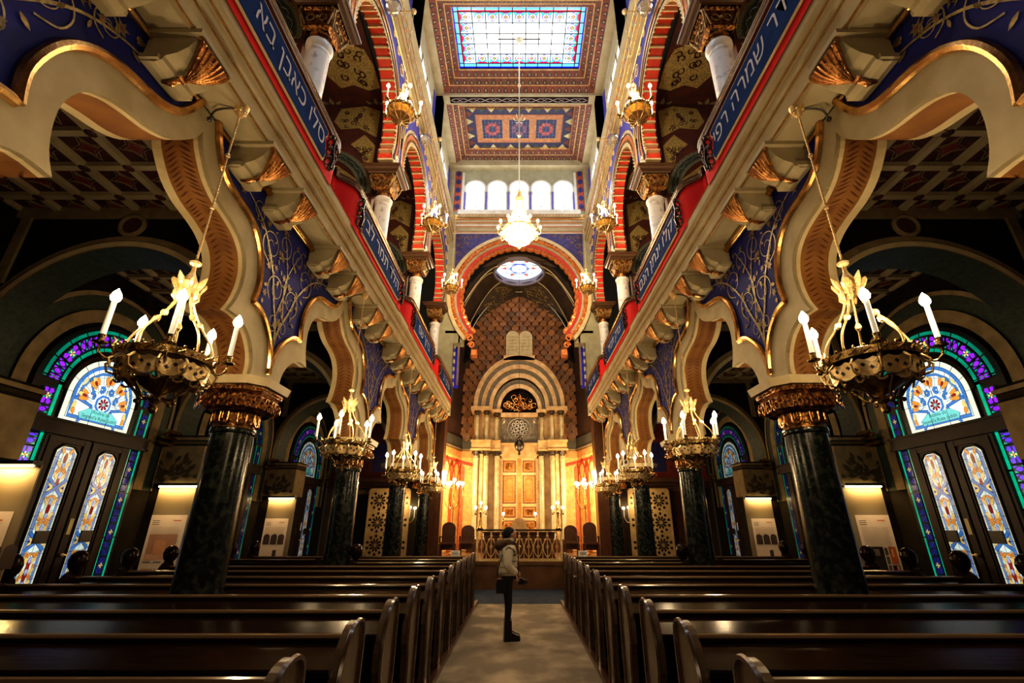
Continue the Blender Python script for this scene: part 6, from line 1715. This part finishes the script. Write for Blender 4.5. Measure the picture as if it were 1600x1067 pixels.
# central chandelier
r=thing('central_chandelier','large brilliant glass and gold chandelier on a long rod in mid nave','chandelier',(0,12.2,10.3))
m=MB(); m.lathe([(.50,-.04),(.53,-.03),(.53,.03),(.50,.04),(.48,0)],40); m.lathe([(.30,-.30),(.33,-.28),(.33,-.22),(.30,-.22)],30); m.lathe([(.02,-.62),(.05,-.58),(.03,-.54),(.12,-.50),(.17,-.44),(.15,-.40),(.10,-.40)],20); m.lathe([(.08,1.12),(.13,1.2),(.14,1.3),(.1,1.38),(.04,1.42),(.10,1.5),(.03,1.6)],16)
for k in range(12):
    a=k*PI/6; ca_,sa_=math.cos(a),math.sin(a); m.tube(smoothpath([(.5*ca_,.5*sa_,-.02),(.62*ca_,.62*sa_,-.12),(.68*ca_,.68*sa_,.0),(.66*ca_,.66*sa_,.06)],3),.014,5); m.lathe([(.015,.05),(.04,.07),(.02,.1)],8,.66*ca_,.66*sa_)
    m.tube([(.52*ca_,.52*sa_,-.03),(.42*ca_,.42*sa_,-.22),(.32*ca_,.32*sa_,-.28),(.14*ca_,.14*sa_,-.44)],.013,5)
for k in range(6):
    a=k*PI/3; ca_,sa_=math.cos(a),math.sin(a); m.tube(smoothpath([(.5*ca_,.5*sa_,.03),(.34*ca_,.34*sa_,.35),(.2*ca_,.2*sa_,.8),(.1*ca_,.1*sa_,1.15)],3),.016,6)
m.build('gilded_frame','brass',r,True)
m=MB(); m.lathe([(.47,-.05),(.44,-.18),(.35,-.32),(.2,-.42),(.05,-.45)],24)
m.lathe([(.42,.05),(.36,.3),(.24,.6),(.15,.95),(.11,1.12)],20); m.build('lit_crystal_bowl',emi('lit_crystal',(1,.83,.46),2.6),r,True)
m=MB()
for k in range(12): a=k*PI/6; m.ball((.66*math.cos(a),.66*math.sin(a),.16),.045,8,sz=1.3)
for k in range(8): a=k*PI/4; m.ball((.3*math.cos(a),.3*math.sin(a),-.1),.07,8)
m.build('bulbs','glow',r,True)
m=MB(); 
for k in range(30):
    a=k*PI/15; 
    for z,q in ((-.09,.52),(-.14,.5),(-.33,.33)): m.ball((q*math.cos(a),q*math.sin(a),z),.018,5)
m.build('crystal_drops',emi('lit_drop',(1,.9,.62),2.2),r)
m=MB(); m.tube([(0,0,1.55),(0,0,8.75)],.024,6); 
for z in (3.9,6.3): m.ball((0,0,z),.07,8)
m.lathe([(.02,8.55),(.10,8.62),(.14,8.7),(.1,8.76)],10)
for k in range(6): a=k*PI/3; m.tube([(0,0,4.6),(.16*math.cos(a),.16*math.sin(a),4.62),(.20*math.cos(a),.20*math.sin(a),4.72)],.012,4)
m.build('long_rod','rodpale',r,True)
MTX=point((0,12.2,10.9),300,(1,.80,.55),.5,'central_light'); point((0,12.2,9.4),240,(1,.74,.42),.4,'central_light')
# ================================================================ visitor looking up
def skin(name,verts,edges,radii,mt,parent,sub=2,loc=None):
    me=bpy.data.meshes.new(name); me.from_pydata(verts,edges,[]); o=bpy.data.objects.new(name,me); C.objects.link(o)
    if parent:o.parent=parent
    sm=o.modifiers.new('skin','SKIN'); sm.use_smooth_shade=True
    sv=me.skin_vertices[0].data
    for v,rr in zip(sv,radii): v.radius=(rr if hasattr(rr,'__len__') else (rr,rr)); v.use_root=False
    sv[0].use_root=True
    ss=o.modifiers.new('sub','SUBSURF'); ss.levels=sub; ss.render_levels=sub
    dg=bpy.context.evaluated_depsgraph_get(); m2=bpy.data.meshes.new_from_object(o.evaluated_get(dg))
    o.modifiers.clear(); o.data=m2; m2.materials.clear(); m2.materials.append(MT[mt] if isinstance(mt,str) else mt)
    return o
MT['trousers']=mat('black_cloth',(.008,.008,.010),.8); MT['jacket']=mat('cream_quilted_cloth',(.82,.74,.58),.65,col2=(.68,.60,.45),scale=6,bump=.3,bscale=14)
MT['skin']=mat('skin_tone',(.62,.33,.25),.5); MT['fur']=mat('brown_fur',(.20,.12,.06),.95,col2=(.08,.045,.02),scale=40,bump=1,bscale=90); MT['boots']=mat('black_leather',(.008,.007,.007),.35)
# person faces +x (to the right), turned slightly to the altar, head tipped back
pr=thing('person','person in a cream padded jacket, black trousers and dark cap looking up in the aisle','person',(-.20,8.86,.012),rz=rad(12))
V=[(0,0,.90),            #0 pelvis
 (.0,0,1.05),(.01,0,1.22),(-.01,0,1.36),(-.01,0,1.44),(.0,0,1.50), #1 waist 2 chest 3 upper 4 neck base 5 neck
 (.0,.085,.84),(.03,.085,.48),(.0,.08,.10),(.11,.085,.045),   #6.. left leg (far)
 (-.01,-.085,.84),(.01,-.085,.48),(-.03,-.08,.10),(.08,-.085,.045), #10.. near leg
 (-.02,.17,1.36),(.03,.23,1.12),(.16,.20,.93),(.20,.19,.86),   #14 far arm reaching a little forward
 (-.02,-.17,1.36),(-.04,-.23,1.11),(.10,-.17,1.00),(.17,-.12,1.00)] #18 near arm, hand in the pocket
E_=[(0,1),(1,2),(2,3),(3,4),(4,5),(0,6),(6,7),(7,8),(8,9),(0,10),(10,11),(11,12),(12,13),(3,14),(14,15),(15,16),(16,17),(3,18),(18,19),(19,20),(20,21)]
Rr=[(.13,.15),(.11,.13),(.125,.15),(.11,.14),(.045,.045),(.03,.03),(.085,.085),(.058,.058),(.042,.042),(.04,.035),(.085,.085),(.058,.058),(.042,.042),(.04,.035),(.055,.055),(.045,.045),(.034,.034),(.03,.03),(.055,.055),(.045,.045),(.034,.034),(.03,.03)]
body=skin('body',V,E_,Rr,'trousers',pr)
# head tipped back
hd=MB(); 
Hc=Vector((.045,0,1.60)); tip=Matrix.Translation(Hc)@Euler((0,rad(-48),0)).to_matrix().to_4x4()
i0=len(hd.V)
n=20;mm=16
for i in range(mm+1):
    th=PI*i/mm
    for k in range(n):
        ph=2*PI*k/n; x,y,z=math.sin(th)*math.cos(ph),math.sin(th)*math.sin(ph),math.cos(th)
        X=x*.098; Y=y*.078; Z=z*.118
        if z<0: X*=1-.18*abs(z); Y*=1-.30*abs(z)
        if x>0 and -.75<z<-.35: X+=.008
        if x>.8 and abs(y)<.35 and -.35<z<.12: X+=.024*(1-abs(y)/.35)*(1-abs(z+.15)/.3 if abs(z+.15)<.3 else 0)
        if x>.6 and .02<z<.22 and .2<abs(y)<.6: X-=.008
        hd.V.append((X,Y,Z))
for i in range(mm):
    for k in range(n): hd.F.append([i*n+k,i*n+(k+1)%n,(i+1)*n+(k+1)%n,(i+1)*n+k]); hd.mi.append(0); hd.c.append((0,0,0))
hd.xf(0,tip); hd.tube([(.0,0,1.42),(.01,0,1.50),(.03,0,1.58)],[.054,.052,.050],12); ho=hd.build('head','skin',pr,True)
f=MB()
for e in(-1,1): f.ball((.086,e*.032,.012),.011,8)
f.xf(0,tip); f.build('eyes','black',ho,True)
f=MB(); f.tube([(.088,-.022,-.052),(.097,0,-.052),(.088,.022,-.052)],.006,6); f.xf(0,tip); f.build('mouth',mat('lip_tone',(.45,.12,.10),.4),ho,True)
f=MB()
for e in(-1,1): f.ball((.0,e*.079,-.01),.022,8,sz=1.4)
f.xf(0,tip); f.build('ears','skin',ho,True)
f=MB(); f.lathe([(.100,.01),(.108,.02),(.106,.06),(.090,.10),(.055,.128),(.01,.138)],20,-.012,0,0,sx=1.02,sy=.86); f.lathe([(.104,.0),(.112,.012),(.112,.035),(.104,.045)],20,-.012,0,0,sx=1.02,sy=.86); f.xf(0,tip); f.build('cap','trousers',ho,True)
f=MB(); f.lathe([(.02,-.22),(.055,-.16),(.075,-.08),(.085,0),(.08,.04)],14,-.06,0,.03,sx=.62,sy=.9); f.xf(0,tip); f.build('hair',mat('dark_brown_hair',(.02,.010,.006),.5),ho,True)
# jacket: torso and sleeves as one quilted surface
V=[(0,0,.92),(0,0,1.02),(.01,0,1.13),(.015,0,1.25),(-.005,0,1.37),(.0,0,1.45),(.01,0,1.49),
 (-.02,.16,1.37),(.03,.235,1.13),(.15,.205,.96),(-.02,-.16,1.37),(-.05,-.235,1.12),(.08,-.18,1.01),(.13,-.13,1.00)]
E_=[(0,1),(1,2),(2,3),(3,4),(4,5),(5,6),(4,7),(7,8),(8,9),(4,10),(10,11),(11,12),(12,13)]
Rr=[(.175,.19),(.175,.19),(.165,.18),(.18,.19),(.145,.165),(.085,.085),(.08,.08),(.09,.09),(.08,.08),(.06,.06),(.09,.09),(.082,.082),(.066,.066),(.055,.055)]
jk=skin('padded_jacket',V,E_,Rr,'jacket',pr)
m=MB(); m.tube([(.165,-.02,1.43),(.198,-.01,1.30),(.186,0,1.15),(.186,0,.95)],.008,5); m.build('zip','black',jk)
m=MB()
for z,rx,ry in ((1.0,.178,.192),(1.09,.172,.186),(1.18,.172,.186),(1.27,.184,.194)): m.tube([(.005+rx*math.cos(t*PI/12),ry*math.sin(t*PI/12),z) for t in range(24)],.005,4,closed=True)
m.build('quilt_seam',mat('seam_shade',(.26,.22,.15),.8),jk)
m=MB(); m.tube(smoothpath([(.08,-.10,1.47),(-.04,-.14,1.47),(-.15,-.09,1.44),(-.19,0,1.42),(-.15,.09,1.44),(-.04,.14,1.47),(.08,.10,1.47)],3),[.03]*2+[.055]*15+[.03]*2,9); 
m.ball((-.16,0,1.42),.085,12); fr=m.build('fur_hood','fur',jk,True)
m=MB(); m.lathe([(.085,1.44),(.095,1.47),(.088,1.53),(.075,1.54)],16,.02,0); m.build('collar','jacket',jk,True)
# hand with fingers, holding a small dark camera
h=MB(); hb=Vector((.185,.195,.885))
h.tube([(.165,.205,.935),(.185,.198,.895),(.20,.193,.855)],[.026,.034,.030],8)
for k,(dy,ln) in enumerate(((-.024,.055),(-.008,.064),(.008,.060),(.024,.048))):
    a=(.205,.193+dy,.850); h.tube([a,(.222,.193+dy,.85-ln*.55),(.212,.193+dy,.85-ln)],[.0095,.0085,.007],6)
h.tube([(.19,.165,.89),(.215,.155,.865),(.232,.160,.84)],[.011,.010,.008],6)
h.build('hand','skin',pr,True)
h=MB(); h.tube([(.13,-.135,1.0),(.165,-.12,.985),(.18,-.115,.96)],[.026,.033,.028],8)
for k,dy in enumerate((-.024,-.008,.008,.022)): h.tube([(.175,-.115+dy,.965),(.19,-.115+dy,.93),(.178,-.112+dy,.905)],[.0095,.0085,.007],6)
h.tube([(.17,-.09,.98),(.195,-.08,.955),(.20,-.085,.93)],[.011,.01,.008],6)
h.build('hand','skin',pr,True)
for y,x in ((.085,.0),(-.085,-.03)):
    b=MB(); prf=[(-.075,0),(.195,0),(.21,.03),(.19,.075),(.12,.10),(.06,.13),(.055,.30),(-.065,.30),(-.07,.08)]
    b.prism([(x+.03+u*.95,v) for u,v in prf],lambda u,v:(u,y-.045,v),lambda u,v:(u,y+.045,v)); b.build('boot','boots',pr)
bag=thing('shoulder_bag','black shoulder bag hanging behind the hip of the person','bag',(-.30,8.72,.83))
m=MB(); m.prism([(-.08,-.12),(.08,-.12),(.09,.03),(.06,.09),(-.06,.09),(-.09,.03)],lambda u,v:(u,-.05,v),lambda u,v:(u,.05,v)); m.build('pouch','boots',bag)
m=MB(); m.tube(smoothpath([(-.08,0,.12),(.0,-.08,.42),(.12,-.1,.58),(.22,-.02,.5)],4),.008,5); m.build('strap','boots',bag)
cm=thing('hand_camera','small black camera held in the lowered hand of the person','camera',(.035,9.09,.845))
m=MB(); m.box(-.055,-.03,-.045,.055,.03,.04); m.build('camera_body','black',cm); m=MB(); m.lathe([(.032,0),(.034,.05),(.030,.055)],14,0,0); m.V=[(.055+z,x,y) for x,y,z in m.V]; m.build('lens','black',cm,True)
m=MB(); m.box(-.03,-.02,.04,.02,.02,.06); m.build('top_dial','black',cm)
# ================================================================ lights of the sanctuary, added gallery fill and daylight
for s in (1,-1):
    point((s*2.55,19.7,3.6),300,(1,.74,.40),.22,'candelabrum_light')
    point((s*1.2,15.9,2.6),14,(1,.7,.36),.1,'candelabrum_light')
    point((s*4.5,18.2,2.6),22,(1,.68,.3),.15,'sconce_light')
    point((s*5.2,8.3,9.2),40,(1,.66,.36),.3,'gallery_fill'); point((s*5.2,12.6,9.2),34,(1,.66,.36),.3,'gallery_fill'); point((s*5.2,4.2,9.2),44,(1,.66,.36),.3,'gallery_fill')  # unseen fill lamps added to brighten the gallery walls
for s in (1,-1): point((s*1.2,4.2,12.6),95,(.80,.88,1),.6,'daylight_from_above')
point((0,19.2,3.9),40,(1,.76,.45),.3,'ark_light')
# warm fill of the near nave (unseen lamp added behind the camera)
point((0,-.6,3.8),58,(1,.72,.42),.6,'entrance_fill')
def area(loc,rot,sx,sy,e,col,name):
    l=bpy.data.lights.new(name,'AREA'); l.shape='RECTANGLE'; l.size=sx; l.size_y=sy; l.energy=e; l.color=col
    o=bpy.data.objects.new(name,l); C.objects.link(o); o.location=loc; o.rotation_euler=rot; return o
w=bpy.data.worlds.new('hall_world'); sc.world=w; w.use_nodes=True; w.node_tree.nodes['Background'].inputs[0].default_value=(.9,.75,.5,1); w.node_tree.nodes['Background'].inputs[1].default_value=.012
cam=bpy.data.cameras.new('camera'); co=bpy.data.objects.new('camera',cam); C.objects.link(co)
cam.lens=725/1600*36; cam.sensor_width=36; cam.shift_x=-11.3/1600; cam.clip_start=.05; cam.clip_end=200
co.location=(0,0,1.74); co.rotation_euler=(PI/2+math.atan(289/725),0,0); sc.camera=co
sc.view_settings.view_transform='Standard'; sc.view_settings.look='Medium High Contrast'; sc.view_settings.exposure=0.25; sc.view_settings.gamma=1.0
sc.cycles.use_denoising=True; sc.cycles.max_bounces=6; sc.cycles.diffuse_bounces=3; sc.cycles.glossy_bounces=3; sc.cycles.sample_clamp_indirect=4; sc.cycles.caustics_reflective=False; sc.cycles.caustics_refractive=False
